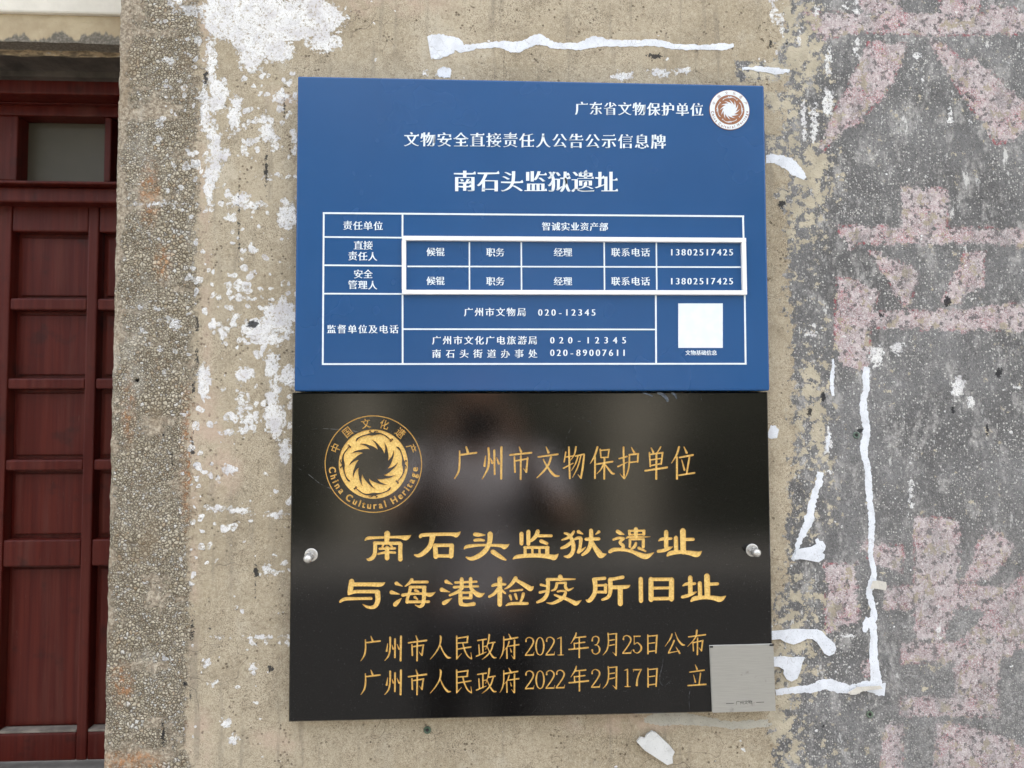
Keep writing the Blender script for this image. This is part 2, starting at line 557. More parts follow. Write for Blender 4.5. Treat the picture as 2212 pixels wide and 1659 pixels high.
    n.t.links.new(s1.outputs["Color"], sc.inputs[0])
    dens = n.add(n.mul(A["speck"], .85), n.mul(n.sub(n.noise(48, 3), .5), .9))
    on = n.ss(n.sub(dens, sc.outputs[0]), -.02, .06)
    dots = n.mul(on, n.ss(n.add(s1.outputs["Distance"], n.mul(sc.outputs[1], .25)), .34, .56, 1, 0))
    dcol = n.mix(sc.outputs[2], (0.33, 0.315, 0.285), (0.66, 0.64, 0.60))
    scuf = n.noise(34, 6, .74, n.scalev((1, 1, .55), (7, 0, 0)))
    g = n.mix(n.mul(n.ss(scuf, .50, .62), n.ss(ragged, .36, .6, .15, .85)), g, (0.40, 0.385, 0.365))
    g = n.mix(n.mul(dots, .85), g, dcol)
    wsp = n.mul(n.ss(n.noise(62, 6, .76, n.scalev((1, 1, .42), (1, 9, 0))), .605, .635), n.ss(n.noise(7, 3), .42, .6, .25, 1))
    g = n.mix(n.mul(wsp, .85), g, (0.64, 0.625, 0.60))
    e2 = n.vor(330, 'DISTANCE_TO_EDGE', w)
    crev = n.ss(e2.outputs["Distance"], .015, .09, 1, 0)
    fcol = n.mix(sc.outputs[0], (0.16, 0.155, 0.15), (0.38, 0.365, 0.35))
    fcol = n.mix(n.mul(crev, .7), fcol, (0.07, 0.068, 0.068))
    g = n.mix(n.mul(A["fade"], n.ss(mid, .35, .62, .1, .85)), g, fcol)
    # pale pink characters
    rp = n.mix(sc.outputs[2], (0.45, 0.38, 0.375), (0.66, 0.60, 0.59))
    redness = n.ss(n.noise(30, 3), .42, .66, .1, .9)
    rp = n.mix(n.mul(crev, redness), rp, (0.42, 0.055, 0.085))
    rp = n.mix(n.mul(crev, n.ss(n.noise(40, 2, .5, n.scalev((1, 1, 1), (5, 0, 0))), .45, .6, 0, .5)), rp, (0.12, 0.10, 0.10))
    worn = n.ss(n.noise(120, 5, .75), .535, .58)
    rp = n.mix(n.mul(worn, .9), rp, (0.12, 0.115, 0.115))
    rp = n.mix(n.mul(n.ss(n.noise(55, 6, .7, n.scalev((1, 1, 1), (3, 1, 2))), .56, .59), .9), rp, (0.40, 0.345, 0.25))
    rp = n.mix(n.ss(grit, .52, .66, 0, .5), rp, (0.20, 0.12, 0.12))
    rmask = n.ss(n.add(n.mn(A["red"], 1.2), n.add(n.mul(n.sub(ragged, .5), 3.2), n.mul(n.sub(n.noise(60, 4), .5), 3.2))), -.12, .25)
    rmask = n.mul(rmask, n.ss(A["fade"], 0, 1, .95, .78))
    rmask = n.mul(rmask, n.ss(n.noise(1, 6, .74, n.scalev((26, 26, 13))), .38, .50, .55, 1))
    g = n.mix(rmask, g, rp)
    rim = n.mul(n.ss(A["red"], -.45, -.05), n.ss(A["red"], .0, .35, 1, 0))
    g = n.mix(n.mul(n.mul(rim, n.mul(n.ss(n.noise(230, 3), .5, .6), n.ss(n.noise(22, 3), .46, .6))), n.ss(A["fade"], 0, 1, .7, .25)), g, (0.36, 0.055, 0.075))
    # islands where the render shows through
    isl = n.ss(n.add(A["isl"], n.sub(n.noise(75, 6, .72), 1.0)), -.01, .03)
    g = n.mix(isl, g, n.mix(n.ss(mid, .4, .6), (0.50, 0.44, 0.33), (0.40, 0.35, 0.26)))
    gm = n.ss(n.add(A["grey"], n.mul(n.sub(n.noise(110, 5, .7), .5), 3.4)), -.12, .12)
    c = n.mix(gm, c, g)
    c = n.mix(n.mul(wm, wbreak), c, wcol)
    bm = n.ss(n.add(A["black"], n.mul(n.sub(n.noise(260, 4, .75), .5), 6)), .0, .4)
    c = n.mix(n.mul(bm, .93), c, (0.022, 0.022, 0.024))

    # -- relief
    h = n.mul(fine, .35)
    h = n.add(h, n.mul(grit, .22))
    h = n.sub(h, n.mul(pit, .9))
    ph = n.mul(n.mul(pm, cmask), n.ss(edge, 0, .28, 0, 1.9))
    h = n.add(h, ph)
    h = n.add(h, n.mul(wm, .35))
    h = n.add(h, n.mul(gm, n.add(.2, n.mul(n.ss(s1.outputs["Distance"], .1, .5, 1, 0), .45))))
    h = n.add(h, n.mul(mid, 1.2))
    n.bump(h, 0.0011, .9)
    return n.done(c, n.ss(mid, .3, .7, .78, .95), spec=.3)


def lin(a, b, step):
    return list(np.linspace(a, b, max(2, int(round((b - a) / step)) + 1)))


XJ = W(238, 830).x           # the arris of the doorway
xs = np.array(lin(XJ, 0.70, 0.0022) + [0.72, 0.75, .8, .86, .95, 1.05, 1.2, 1.4, 1.6, 1.9, 2.2, 2.6])
zs = np.array([0, .2, .4, .6, .75, .86, .93, .97] + lin(1.0, 2.12, 0.0022) + [2.14, 2.18, 2.25, 2.35, 2.5, 2.7, 3.0, 3.4])
GX, GZ = np.meshgrid(xs, zs)
nz, nx = GX.shape
fields, U, V = wall_fields(GX.ravel(), GZ.ravel())
gx, gz = GX.ravel().copy(), GZ.ravel().copy()
rel = 0.0016 * fbm(gx * 9, gz * 9, 71) + 0.0012 * fbm(gx * 60, gz * 60, 75, 3)
rel = rel + np.clip(fields["pebble"], 0, 1) * 0.0016 * vnoise(gx * 300, gz * 300, 81) + 0.0004 * vnoise(gx * 400, gz * 400, 82)
jag = np.exp(-(gx - XJ) / 0.006)
gx += jag * 0.007 * (fbm(gz * 60 + 3, gz * 0 + .5, 91, 5) - .5) * .5
gy = rel + jag * 0.005 * (0.35 + fbm(gz * 40, gz * 0 + .5, 95, 4) * .8)
# a hollow behind each place where a plug was pulled
for hx, hy, r, dep in ((292, 821, 4.5, .012), (923, 1577, 7, .003), (1850, 940, 6, .002), (1879, 1543, 6, .002)):
    q = np.hypot(U - hx, V - hy) / r
    gy += dep * np.clip(1.25 - q, 0, 1)
verts = np.stack([gx, gy, gz], 1)
nfront = len(verts)
# jamb (left face) and top/right returns
jy = [0.02, 0.06, 0.12, 0.2, 0.3, 0.5]
jam = []
for k, yy in enumerate(jy):
    jam.append(np.stack([np.full(nz, XJ + 0.001), np.full(nz, yy), zs], 1))
verts = np.concatenate([verts] + jam)
idx = np.arange(nfront).reshape(nz, nx)
q = np.stack([idx[:-1, :-1], idx[:-1, 1:], idx[1:, 1:], idx[1:, :-1]], -1).reshape(-1, 4)
cols = [idx[:, 0]] + [nfront + k * nz + np.arange(nz) for k in range(len(jy))]
jq = []
for a, b in zip(cols[:-1], cols[1:]):
    jq.append(np.stack([b[:-1], a[:-1], a[1:], b[1:]], -1))
faces = np.concatenate([q] + jq)
me = bpy.data.meshes.new("wall")
me.vertices.add(len(verts))
me.vertices.foreach_set("co", verts.astype(np.float32).ravel())
me.loops.add(faces.size)
me.loops.foreach_set("vertex_index", faces.astype(np.int32).ravel())
me.polygons.add(len(faces))
me.polygons.foreach_set("loop_start", (np.arange(len(faces)) * 4).astype(np.int32))
me.polygons.foreach_set("loop_total", np.full(len(faces), 4, np.int32))
me.polygons.foreach_set("use_smooth", np.ones(len(faces), bool))
me.update(calc_edges=True)
nj = len(verts) - nfront
for k, val in fields.items():
    at = me.attributes.new(k, 'FLOAT', 'POINT')
    pad = {"pebble": 2.0, "coarse": .8}.get(k, -2.0 if k in ("grey", "red", "white", "black") else 0.0)
    at.data.foreach_set("value", np.concatenate([val, np.full(nj, pad)]).astype(np.float32))
M_WALL = wall_material()
me.materials.append(M_WALL)
wall = bpy.data.objects.new("wall", me)
COL.objects.link(wall)
tag(wall, "old plaster wall with pebbly strip by the door, beige middle and grey painted right side", "wall")

# ------------------------------------------------------------------ ground and the rest of the house front
M_PAVE = simple("pavement_concrete", (0.20, 0.19, 0.175), .85, var=.15, scale=6, bumpd=.002)
M_LIME = simple("limewash", (0.70, 0.655, 0.57), .8, var=.06, scale=14, bumpd=.0006, bscale=90)
M_OCHRE = simple("ochre_wash", (0.42, 0.33, 0.20), .85, var=.2, scale=22, bumpd=.001, bscale=70)
M_RENDER = simple("house_render", (0.38, 0.31, 0.22), .9, var=.12, scale=5, bumpd=.001, bscale=60)
M_SHADE = simple("shaded_soffit", (0.075, 0.062, 0.05), .9, var=.3, scale=18, bumpd=.001)  # deep shade under the lintel, put into a dark base colour

g = MB().box(-14, 14, -16, 0.6, -0.2, 0.0).build("pavement", M_PAVE)
tag(g, kind="structure")


def rough_lintel_mat():
    n = NT("peeling_lintel")
    a = n.noise(1, 5, .65, n.scalev((40, 40, 95)), dist=.6)
    c = n.mix(n.ss(a, .42, .55), (0.20, 0.15, 0.095), (0.43, 0.32, 0.20))
    c = n.mix(n.ss(a, .60, .66, 0, .85), c, (0.60, 0.57, 0.51))
    c = n.mix(n.ss(n.noise(60, 4), .5, .64, 0, .5), c, (0.09, 0.075, 0.06))
    n.bump(a, .006)
    return n.done(c, .9)


def patchy_ochre():
    n = NT("patchy_ochre")
    a = n.noise(12, 5, .62)
    sep = n.t.nodes.new("ShaderNodeSeparateXYZ")
    n.t.links.new(n.co, sep.inputs[0])
    h = n.add(sep.outputs[2], n.mul(n.sub(n.noise(30, 4, .6, n.scalev((1, 1, .25))), .5), .06))
    zlow = W(100, 78, .126).z - 2.1
    c = n.mix(n.ss(a, .35, .65), (0.36, 0.28, 0.175), (0.50, 0.41, 0.27))
    low = n.ss(h, zlow - .002, zlow + .003, 1, 0)
    c = n.mix(low, c, n.mix(n.ss(n.noise(300, 2), .4, .7), (0.13, 0.115, 0.09), (0.24, 0.21, 0.17)))
    n.bump(n.add(a, n.mul(n.noise(200, 3), .3)), .003)
    return n.done(c, .9)


# stepped lintel over the doorway: three courses, each set further back than the one above
XL = -2.6
lin_o = empty("door_lintel", (XJ - .4, .1, 2.1), "cream and ochre stepped lintel with peeling paint over the red doorway", "lintel")
zA, zB, zC = W(128, 28, .12).z, W(128, 93, .126).z, W(128, 122, .15).z
MB().box(XL, XJ + .001, .12, .5, zA, 3.4).build("upper_course", M_LIME, lin_o, bevel=.003)
nb = MB()
xx = np.linspace(XL, XJ + .001, 260)
zb = zB + .004 * (fbm(xx * 30, xx * 0, 5) - .5)
for yy, row in ((.126, 0), (.5, 1)):
    nb.v += [(x, yy, z) for x, z in zip(xx, zb)]
n_ = len(xx)
nb.v += [(x, .126, zA + .003) for x in xx]
for i in range(n_ - 1):
    nb.f += [(i, i + 1, 2 * n_ + i + 1, 2 * n_ + i), (i + 1, i, n_ + i, n_ + i + 1)]
nb.build("middle_course", patchy_ochre(), lin_o)
nb = MB()
zc = zC + .006 * (fbm(xx * 40, xx * 0, 15) - .5)
nb.v += [(x, .15, z) for x, z in zip(xx, zc)] + [(x, .5, z) for x, z in zip(xx, zc)] + [(x, .15, zB + .01) for x in xx]
for i in range(n_ - 1):
    nb.f += [(i, i + 1, 2 * n_ + i + 1, 2 * n_ + i), (i + 1, i, n_ + i, n_ + i + 1)]
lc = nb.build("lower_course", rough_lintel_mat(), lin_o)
lc.data.materials.append(M_SHADE)  # underside faces carry the shade as a dark colour
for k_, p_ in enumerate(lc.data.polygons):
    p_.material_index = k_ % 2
MB().box(XL, XJ + .001, .196, .5, W(128, 166, .196).z, zC + .03).build("shaded_soffit", M_SHADE, lin_o)

lw = MB().box(-7, XL, -.0, .5, 0, 3.4).build("wall", M_RENDER)
tag(lw, "plain rendered wall beyond the far side of the red doorway", "wall")
ep = empty("eaves", (0, .2, 3.4), "plain concrete eaves slab along the top of the house front", "eaves")
MB().box(-7, 7, -.12, .6, 3.4005, 3.52).build("slab_edge", M_LIME, ep, bevel=.01)
MB().box(2.6, 7, 0.001, .5, 0, 3.4).build("wall_far", M_RENDER, None)
o = bpy.data.objects["wall_far"]
o.name = "wall"
tag(o, "plain rendered wall to the right of the grey painted stretch", "wall")


# ------------------------------------------------------------------ red door
def wood_mat():
    n = NT("red_painted_wood")
    grain = n.noise(1, 5, .6, n.scalev((110, 110, 3)))
    streak = n.noise(1, 4, .65, n.scalev((45, 45, 3.2)))
    sep = n.t.nodes.new("ShaderNodeSeparateXYZ")
    n.t.links.new(n.co, sep.inputs[0])
    c = n.mix(n.ss(grain, .35, .7), (0.058, 0.0046, 0.0026), (0.086, 0.0110, 0.0060))
    c = n.mix(n.ss(streak, .45, .75, 0, .5), c, (0.105, 0.034, 0.024))
    c = n.mix(n.ss(n.noise(22, 4), .56, .72, 0, .6), c, (0.022, 0.006, 0.005))
    worn_ = n.ss(n.noise(1, 5, .75, n.scalev((260, 260, 22))), .66, .72, 0, .5)
    c = n.mix(worn_, c, (0.17, 0.10, 0.075))
    n.bump(n.add(grain, n.mul(streak, .6)), .0008)
    return n.done(c, n.ss(streak, .3, .7, .38, .52), spec=.22)


M_DUST = simple("dust", (0.22, 0.19, 0.16), .95, var=.2, scale=40)
M_RED = wood_mat()
YD = 0.25                      # front of the door leaf


def dx(px, y=YD): return W(px, 830, y).x
def dz(py, y=YD): return W(110, py, y).z


pitch_x = dx(206) - dx(16)
# frame: head, transom rail, jamb post
fr = empty("door_frame", (XJ - .21, .21, 0), "dark red door frame with a glazed transom light above the door leaf", "door frame")
zt0, zt1 = dz(168, .21), dz(203, .21)
MB().box(XL, XJ - .002, .21, .33, zt1, zt0).build("header", M_RED, fr, bevel=.003)
MB().box(XL, XJ - .002, .20, .33, zt0 + .0005, dz(161, .20)).build("dusty_ledge", M_DUST, fr)
MB().box(XL, XJ - .002, .240, .33, dz(224, .240), zt1 - .0005).build("head_rebate", M_RED, fr, bevel=.002)
MB().box(XL, XJ - .002, .225, .33, dz(437, .225), dz(404, .225)).build("transom_rail", M_RED, fr, bevel=.003)
MB().box(XL, XJ - .002, .21, .255, dz(404, .225) + .0005, dz(402, .225) + .004).build("transom_bead", M_RED, fr, bevel=.002)
MB().box(XJ - .06, XJ - .002, .21, .33, 0.02, dz(437, .225) - .0005).build("jamb_post", M_RED, fr, bevel=.003)
tw = MB()
ztop, zbot = dz(223, .25), dz(404, .25) + .0005
tw_o = MB().box(XL, XJ - .002, .25, .29, dz(250, .25), ztop - .0005).build("sash_rail", M_RED, fr, bevel=.002)
MB().box(XL, XJ - .002, .25, .29, zbot, dz(391, .25)).build("sash_rail", M_RED, fr, bevel=.002)


def glass_mat():
    n = NT("dusty_glass")
    d = n.noise(7, 4, .6)
    sep = n.t.nodes.new("ShaderNodeSeparateXYZ")
    n.t.links.new(n.co, sep.inputs[0])
    c = n.mix(n.ss(d, .3, .7), (0.060, 0.050, 0.034), (0.080, 0.067, 0.047))
    n.b.inputs["Coat Weight"].default_value = .25
    n.b.inputs["Coat Roughness"].default_value = .12
    return n.done(c, .5, spec=.3)


M_GLASS = glass_mat()
x_ml, x_mr = dx(212, .25), dx(227, .25)
x_sl = dx(16, .25)
p2 = x_mr + (x_ml - dx(32, .25)) + .004
mulls = [(x_ml, x_mr), (x_mr + (x_ml - x_sl), x_mr + (x_ml - x_sl) + (x_mr - x_ml))]
mulls += [(x_sl - .055, x_sl + .004), (x_sl - .055 - .21, x_sl - .055 - .21 + .012), (XL, XL + .05)]
mulls.sort()
for a, b in mulls:
    if a < XJ - .01:
        MB().box(a, min(b, XJ - .003), .251, .289, dz(391, .25) + .0005, dz(250, .25) - .0005).build("mullion", M_RED, fr, bevel=.002)
edges_ = [m for m in mulls if m[0] < XJ - .01]
for (a0, a1), (b0, b1) in zip(edges_[:-1], edges_[1:]):
    if b0 - a1 > .02:
        MB().box(a1 + .0005, b0 - .0005, .278, .282, dz(391, .25) + .001, dz(250, .25) - .001).build("pane", M_GLASS, fr)
MB().box(XL, XJ - .002, .36, .37, dz(437, .21), dz(168, .21)).build("dark_backing", M_SHADE, fr)  # dark sheet in place of the room behind the panes

# leaf
dr = empty("panelled_door", (dx(110), YD, .02), "dark red wooden door with small square panels and a tall lower panel", "door")
rows = [(500, 644), (669, 817), (840, 993), (1016, 1166), (1224, 1584)]
zr = [(dz(a), dz(b)) for a, b in rows]
zdoor_top, zdoor_bot = dz(438), dz(1645)
zbr = dz(1645)
stx = []
x0 = dx(182)
w_st = dx(205) - dx(182)
k = -6
xsn = [x0 + pitch_x * j for j in range(-6, 3)]
for j, xs0 in enumerate(xsn):
    a, b = xs0, xs0 + w_st
    if j == 5:
        a = a - .012             # the wider meeting stile at the picture's left edge
    if a < XL or a > XJ - .06:
        continue
    stx.append((a, min(b, XJ - .061)))
stx = [(XL, XL + .03)] + [s for s in stx if s[0] > XL + .05] + [(XJ - .075, XJ - .061)]
for a, b in stx:
    MB().box(a, b, YD, YD + .04, zbr + .0, zdoor_top).build("stile", M_RED, dr, bevel=.0025)
zlist = [zdoor_top] + [z for pr in zr for z in pr] + [zbr]
for (a0, a1), (b0, b1) in zip(stx[:-1], stx[1:]):
    if b0 - a1 < .01:
        continue
    for i in range(0, len(zlist), 2):
        hi, lo = zlist[i], zlist[i + 1]
        MB().box(a1 + .0004, b0 - .0004, YD + .001, YD + .039, lo, hi).build("rail", M_RED, dr, bevel=.0025)
    for j, (hi, lo) in enumerate(zr):
        MB().box(a1 + .0004, b0 - .0004, YD + .020, YD + .032, lo + .0004, hi - .0004).build("panel", M_RED, dr)
        if hi - lo > .1:
            pm_ = .006
            MB().box(a1 + pm_, b0 - pm_, YD + .0165, YD + .0198, lo + pm_, hi - pm_).build("raised_field", M_RED, dr, bevel=.002)
    zl = zr[-1][1]
    MB().box(a1 + .001, b0 - .001, YD + .002, YD + .019, zl + .0005, zl + .004).build("dust_line", M_DUST, dr)
th = MB().box(XL, XJ, .16, .40, 0, zbr - .012).build("door_plinth", simple("plinth_stone", (.17, .16, .145), .9), None, bevel=.004)
tag(th, "grey worn stone plinth under the red door", "plinth")

# ------------------------------------------------------------------ lettering
_FC = bpy.data.curves.new("glyph_source", 'FONT')
_FO = bpy.data.objects.new("glyph_source", _FC)
COL.objects.link(_FO)
_GC = {}


def glyph(ch, ex=0.0, ey=0.0):
    """outline mesh of a sign in em units; ex, ey move the outline along its normal in x and y"""
    key = (ch, ex, ey)
    if key in _GC:
        return _GC[key]
    _FC.body = ch
    bpy.context.view_layer.update()
    dg = bpy.context.evaluated_depsgraph_get()
    m = bpy.data.meshes.new_from_object(_FO.evaluated_get(dg))
    P = [list(v.co[:2]) for v in m.vertices]
    Fc = [tuple(p.vertices) for p in m.polygons]
    bpy.data.meshes.remove(m)
    Fo = []
    for f in Fc:
        a = sum(P[f[i]][0] * P[f[(i + 1) % len(f)]][1] - P[f[(i + 1) % len(f)]][0] * P[f[i]][1] for i in range(len(f)))
        Fo.append(f if a > 0 else tuple(reversed(f)))
    # weld
    mp, idm, Q = {}, [], []
    for p in P:
        k = (round(p[0], 4), round(p[1], 4))
        if k not in mp:
            mp[k] = len(Q)
            Q.append(p)
        idm.append(mp[k])
    Fo = [tuple(idm[i] for i in f) for f in Fo]
    Fo = [f for f in Fo if len(set(f)) == len(f)]
    es = {}
    for f in Fo:
        for i in range(len(f)):
            e = (f[i], f[(i + 1) % len(f)])
            es[e] = es.get(e, 0) + 1
    bd = [e for e in es if (e[1], e[0]) not in es]
    if ex or ey:
        nr = [[0.0, 0.0] for _ in Q]
        for a, b in bd:
            dx_, dy_ = Q[b][0] - Q[a][0], Q[b][1] - Q[a][1]
            L = math.hypot(dx_, dy_) or 1
            for i in (a, b):
                nr[i][0] += dy_ / L
                nr[i][1] -= dx_ / L
        Q2 = []
        for p, nn in zip(Q, nr):
            L = math.hypot(*nn)
            if L > 1e-6:
                # a square corner gets both shifts in full
                a_ = max(-1, min(1, nn[0]))
                b_ = max(-1, min(1, nn[1]))
                Q2.append([p[0] + ex * a_, p[1] + ey * b_])
            else:
                Q2.append(p)
        if ey < 0 and ord(ch[0]) > 255:
            # song-style shoulder at the right end of each level stroke
            n0 = len(Q2)
            for a, b in bd:
                d0, d1 = Q[b][0] - Q[a][0], Q[b][1] - Q[a][1]
                if abs(d0) < .012 and .045 < d1 < .10:
                    xr, yt = Q2[b][0], Q2[b][1]
                    m_ = len(Q2)
                    Q2 += [[xr - .13, yt - .004], [xr + .005, yt - .004], [xr - .035, yt + .075]]
                    Fo.append((m_, m_ + 1, m_ + 2))
                    bd += [(m_, m_ + 1), (m_ + 1, m_ + 2), (m_ + 2, m_)] if False else []
        Q = Q2
    _GC[key] = (Q, Fo, bd)
    return _GC[key]


def raised(name, items, mat, parent, y, h=0.0005, ex=0.0, ey=0.0):
    """items: (sign, cx, cy, size_x, size_y, slope) in picture px on the plane y; one mesh of raised signs"""
    mb = MB()
    for ch, cx, cy, sx, sy, rot in items:
        Q, Fo, bd = glyph(ch, ex, ey)
        xs_ = [p[0] for p in Q]
        if ord(ch) > 255:
            ox, oy = .5, .38
        else:
            ox, oy = (min(xs_) + max(xs_)) / 2, .345
        c, s = math.cos(rot), math.sin(rot)
        top, bot = [], []
        for p in Q:
            a, b = (p[0] - ox) * sx, -(p[1] - oy) * sy
            w = W(cx + a * c - b * s, cy + a * s + b * c, y)
            top.append((w.x, w.y - h, w.z))
            bot.append((w.x, w.y + .0002, w.z))
        n = len(top)
        mb.add(top + bot, list(Fo) + [(a, a + n, b + n, b) for a, b in bd])
    return mb.build(name, mat, parent)


def spread(s, x0, x1, y0, y1, sx, sy=None, rot=0.0):
    n = len(s)
    out = []
    for i, ch in enumerate(s):
        t = i / max(1, n - 1)
        if ch != ' ':
            out.append((ch, x0 + (x1 - x0) * t, y0 + (y1 - y0) * t, sx, sy or sx, rot))
    return out


# ------------------------------------------------------------------ blue notice board
def blue_mat():
    n = NT("blue_satin_enamel")
    g_ = n.noise(700, 2, .6)
    c = n.mix(n.ss(n.noise(6, 3), .3, .7), (0.008, 0.066, 0.200), (0.010, 0.073, 0.218))
    sc_ = n.vor(40, 'F1', n.scalev((1, 1, .08), vec=n.warp(.04, 12)))
    fl = n.ss(n.noise(520, 3, .8), .755, .80, 0, .5)
    c = n.mix(fl, c, (.25, .33, .45))
    n.bump(g_, .00012, .5)
    return n.done(c, n.ss(n.noise(9, 3), .3, .7, .22, .28), spec=.5)


M_BLUE = blue_mat()
M_PRINT = simple("white_enamel_print", (0.78, 0.84, 0.88), .45, var=.03, scale=80)
M_WFRAME = simple("white_plastic_frame", (0.84, 0.83, 0.81), .4, var=.02, scale=50)
YB = -0.026
bl_c = [W(643, 164, YB), W(1651, 184, YB), W(1663, 845, YB), W(635, 844, YB)]
bx0, bx1 = (bl_c[0].x + bl_c[3].x) / 2, (bl_c[1].x + bl_c[2].x) / 2
bz1, bz0 = (bl_c[0].z + bl_c[1].z) / 2, (bl_c[2].z + bl_c[3].z) / 2
bs = empty("notice_board", ((bx0 + bx1) / 2, 0, bz0), "blue enamel notice board with white Chinese table of contacts, fixed above the black plaque", "sign")
MB().box(bx0, bx1, YB, 0.004, bz0, bz1).build("board", M_BLUE, bs, bevel=.0022, seg=3)
EX, EY = .028, -.020
YP = YB
raised("heading_lettering", spread("广东省文物保护单位", 1256, 1505, 234, 237, 29, 31), M_PRINT, bs, YP, ex=EX, ey=EY)
raised("title_lettering", spread("文物安全直接责任人公告公示信息牌", 889, 1422, 301, 306, 33, 34), M_PRINT, bs, YP, ex=EX, ey=EY)
raised("site_name_lettering", spread("南石头监狱遗址", 1004, 1310, 391, 393, 50, 50), M_PRINT, bs, YP, ex=.032, ey=-.018)
sm = dict(ex=.026, ey=-.010)
raised("cell_lettering", spread("责任单位", 751, 817, 487, 488, 20.5), M_PRINT, bs, YP, **sm)
raised("cell_lettering", spread("智诚实业资产部", 1180, 1304, 489, 490, 19.5), M_PRINT, bs, YP, **sm)
raised("cell_lettering", spread("直接", 774, 795, 530, 530, 20.5) + spread("责任人", 762, 805, 553, 554, 20.5), M_PRINT, bs, YP, **sm)
raised("cell_lettering", spread("安全", 774, 795, 592, 592, 20.5) + spread("管理人", 762, 805, 615, 616, 20.5), M_PRINT, bs, YP, **sm)
raised("cell_lettering", spread("监督单位及电话", 716, 851, 711, 711, 20), M_PRINT, bs, YP, **sm)
raised("cell_lettering", spread("广州市文物局", 1012, 1127, 674, 674, 20) + spread("020-12345", 1167, 1282, 675, 675, 19, 20), M_PRINT, bs, YP, **sm)
raised("cell_lettering", spread("广州市文化广电旅游局", 943, 1151, 735, 735, 20) + spread("020-12345", 1193, 1348, 735, 735, 19, 20)
       + spread("南石头街道办事处", 943, 1151, 764, 764, 20) + spread("020-89007611", 1193, 1348, 762, 762, 19, 20), M_PRINT, bs, YP, **sm)
for yy in (545, 607.5):
    raised("cell_lettering", spread("候锟", 931, 951, yy - 1, yy - 1, 20), M_PRINT, bs, YP, **sm)
    raised("cell_lettering", spread("职务", 1060, 1080, yy, yy, 20), M_PRINT, bs, YP, **sm)
    raised("cell_lettering", spread("经理", 1206, 1226, yy, yy, 20), M_PRINT, bs, YP, **sm)
    raised("cell_lettering", spread("联系电话", 1330, 1394, yy, yy, 20), M_PRINT, bs, YP, **sm)
    raised("cell_lettering", spread("13802517425", 1451, 1579, yy, yy, 19, 20), M_PRINT, bs, YP, **sm)
raised("cell_lettering", spread("文物基础信息", 1486, 1543, 762, 762, 11.5), M_PRINT, bs, YP, ex=.02, ey=0)


def quad_px(mb, a, b, w, y, h):
    """raised bar from px a to px b, w px wide"""
    ax, ay = a
    bx_, by_ = b
    L = math.hypot(bx_ - ax, by_ - ay)
    nx_, ny_ = -(by_ - ay) / L * w / 2, (bx_ - ax) / L * w / 2
    P = [(ax + nx_, ay + ny_), (bx_ + nx_, by_ + ny_), (bx_ - nx_, by_ - ny_), (ax - nx_, ay - ny_)]
    t = [W(p[0], p[1], y) for p in P]
    vs = [(p.x, p.y - h, p.z) for p in t] + [(p.x, p.y + .0002, p.z) for p in t]
    mb.add(vs, [(0, 1, 2, 3), (0, 4, 5, 1), (1, 5, 6, 2), (2, 6, 7, 3), (3, 7, 4, 0)])


def bar(name, a, b, w, y, h, mat, parent):
    mb = MB()
    quad_px(mb, a, b, w, y, h)
    return mb.build(name, mat, parent)


LW = 3.6
for a, b in [((697.5, 460.5), (1607, 467.5)), ((695.5, 786.5), (1612.5, 785.8)),
             ]:
    bar("table_rule", a, b, LW, YP, .0006, M_PRINT, bs)
for a, b in [((699.5, 462.4), (697.3, 784.6)), ((1604.8, 469.2), (1606, 514)), ((1608.5, 637), (1610.5, 784)), ((869.6, 463.4), (869.4, 513)),
             ((869.6, 636), (869.8, 784.6)), ((1416.5, 637), (1417.2, 784.4))]:
    bar("table_rule", a, b, LW, YP, .0005, M_PRINT, bs)
for a, b in [((701.3, 512), (868, 513.5)), ((701, 573), (868, 574.4)), ((700, 634.4), (868, 635)), ((871.5, 711), (1415, 711.8))]:
    bar("table_rule", a, b, LW - .4, YP, .0005, M_PRINT, bs)
for a, b in [((1014, 523), (1014.2, 626)), ((1126, 523.5), (1126.6, 626)), ((1305, 523.5), (1305.8, 626)), ((1417.6, 524), (1418.6, 626))]:
    bar("inner_rule", a, b, 3.0, YP, .0005, M_PRINT, bs)
bar("inner_rule", (880, 575.5), (1600, 577.2), 3.0, YP, .00055, M_PRINT, bs)
FH = .0045
for nm, a, b, w in [("frame_rail", (869, 515.8), (1609.3, 520.3), 9.6), ("frame_rail", (869, 632), (1611.3, 633.2), 9.6),
                    ("frame_stile", (873, 520.7), (873.2, 627.2), 9.2), ("frame_stile", (1604.4, 525), (1606.6, 628.3), 9.4)]:
    o = bar(nm, a, b, w, YP, FH, M_WFRAME, bs)
    m_ = o.modifiers.new("bevel", 'BEVEL')
    m_.width = .0006
    m_.segments = 2
mb = MB()
quad_px(mb, (1465, 703.5), (1561, 703.5), 96, YP, .0006)
mb.build("white_square", M_PRINT, bs)


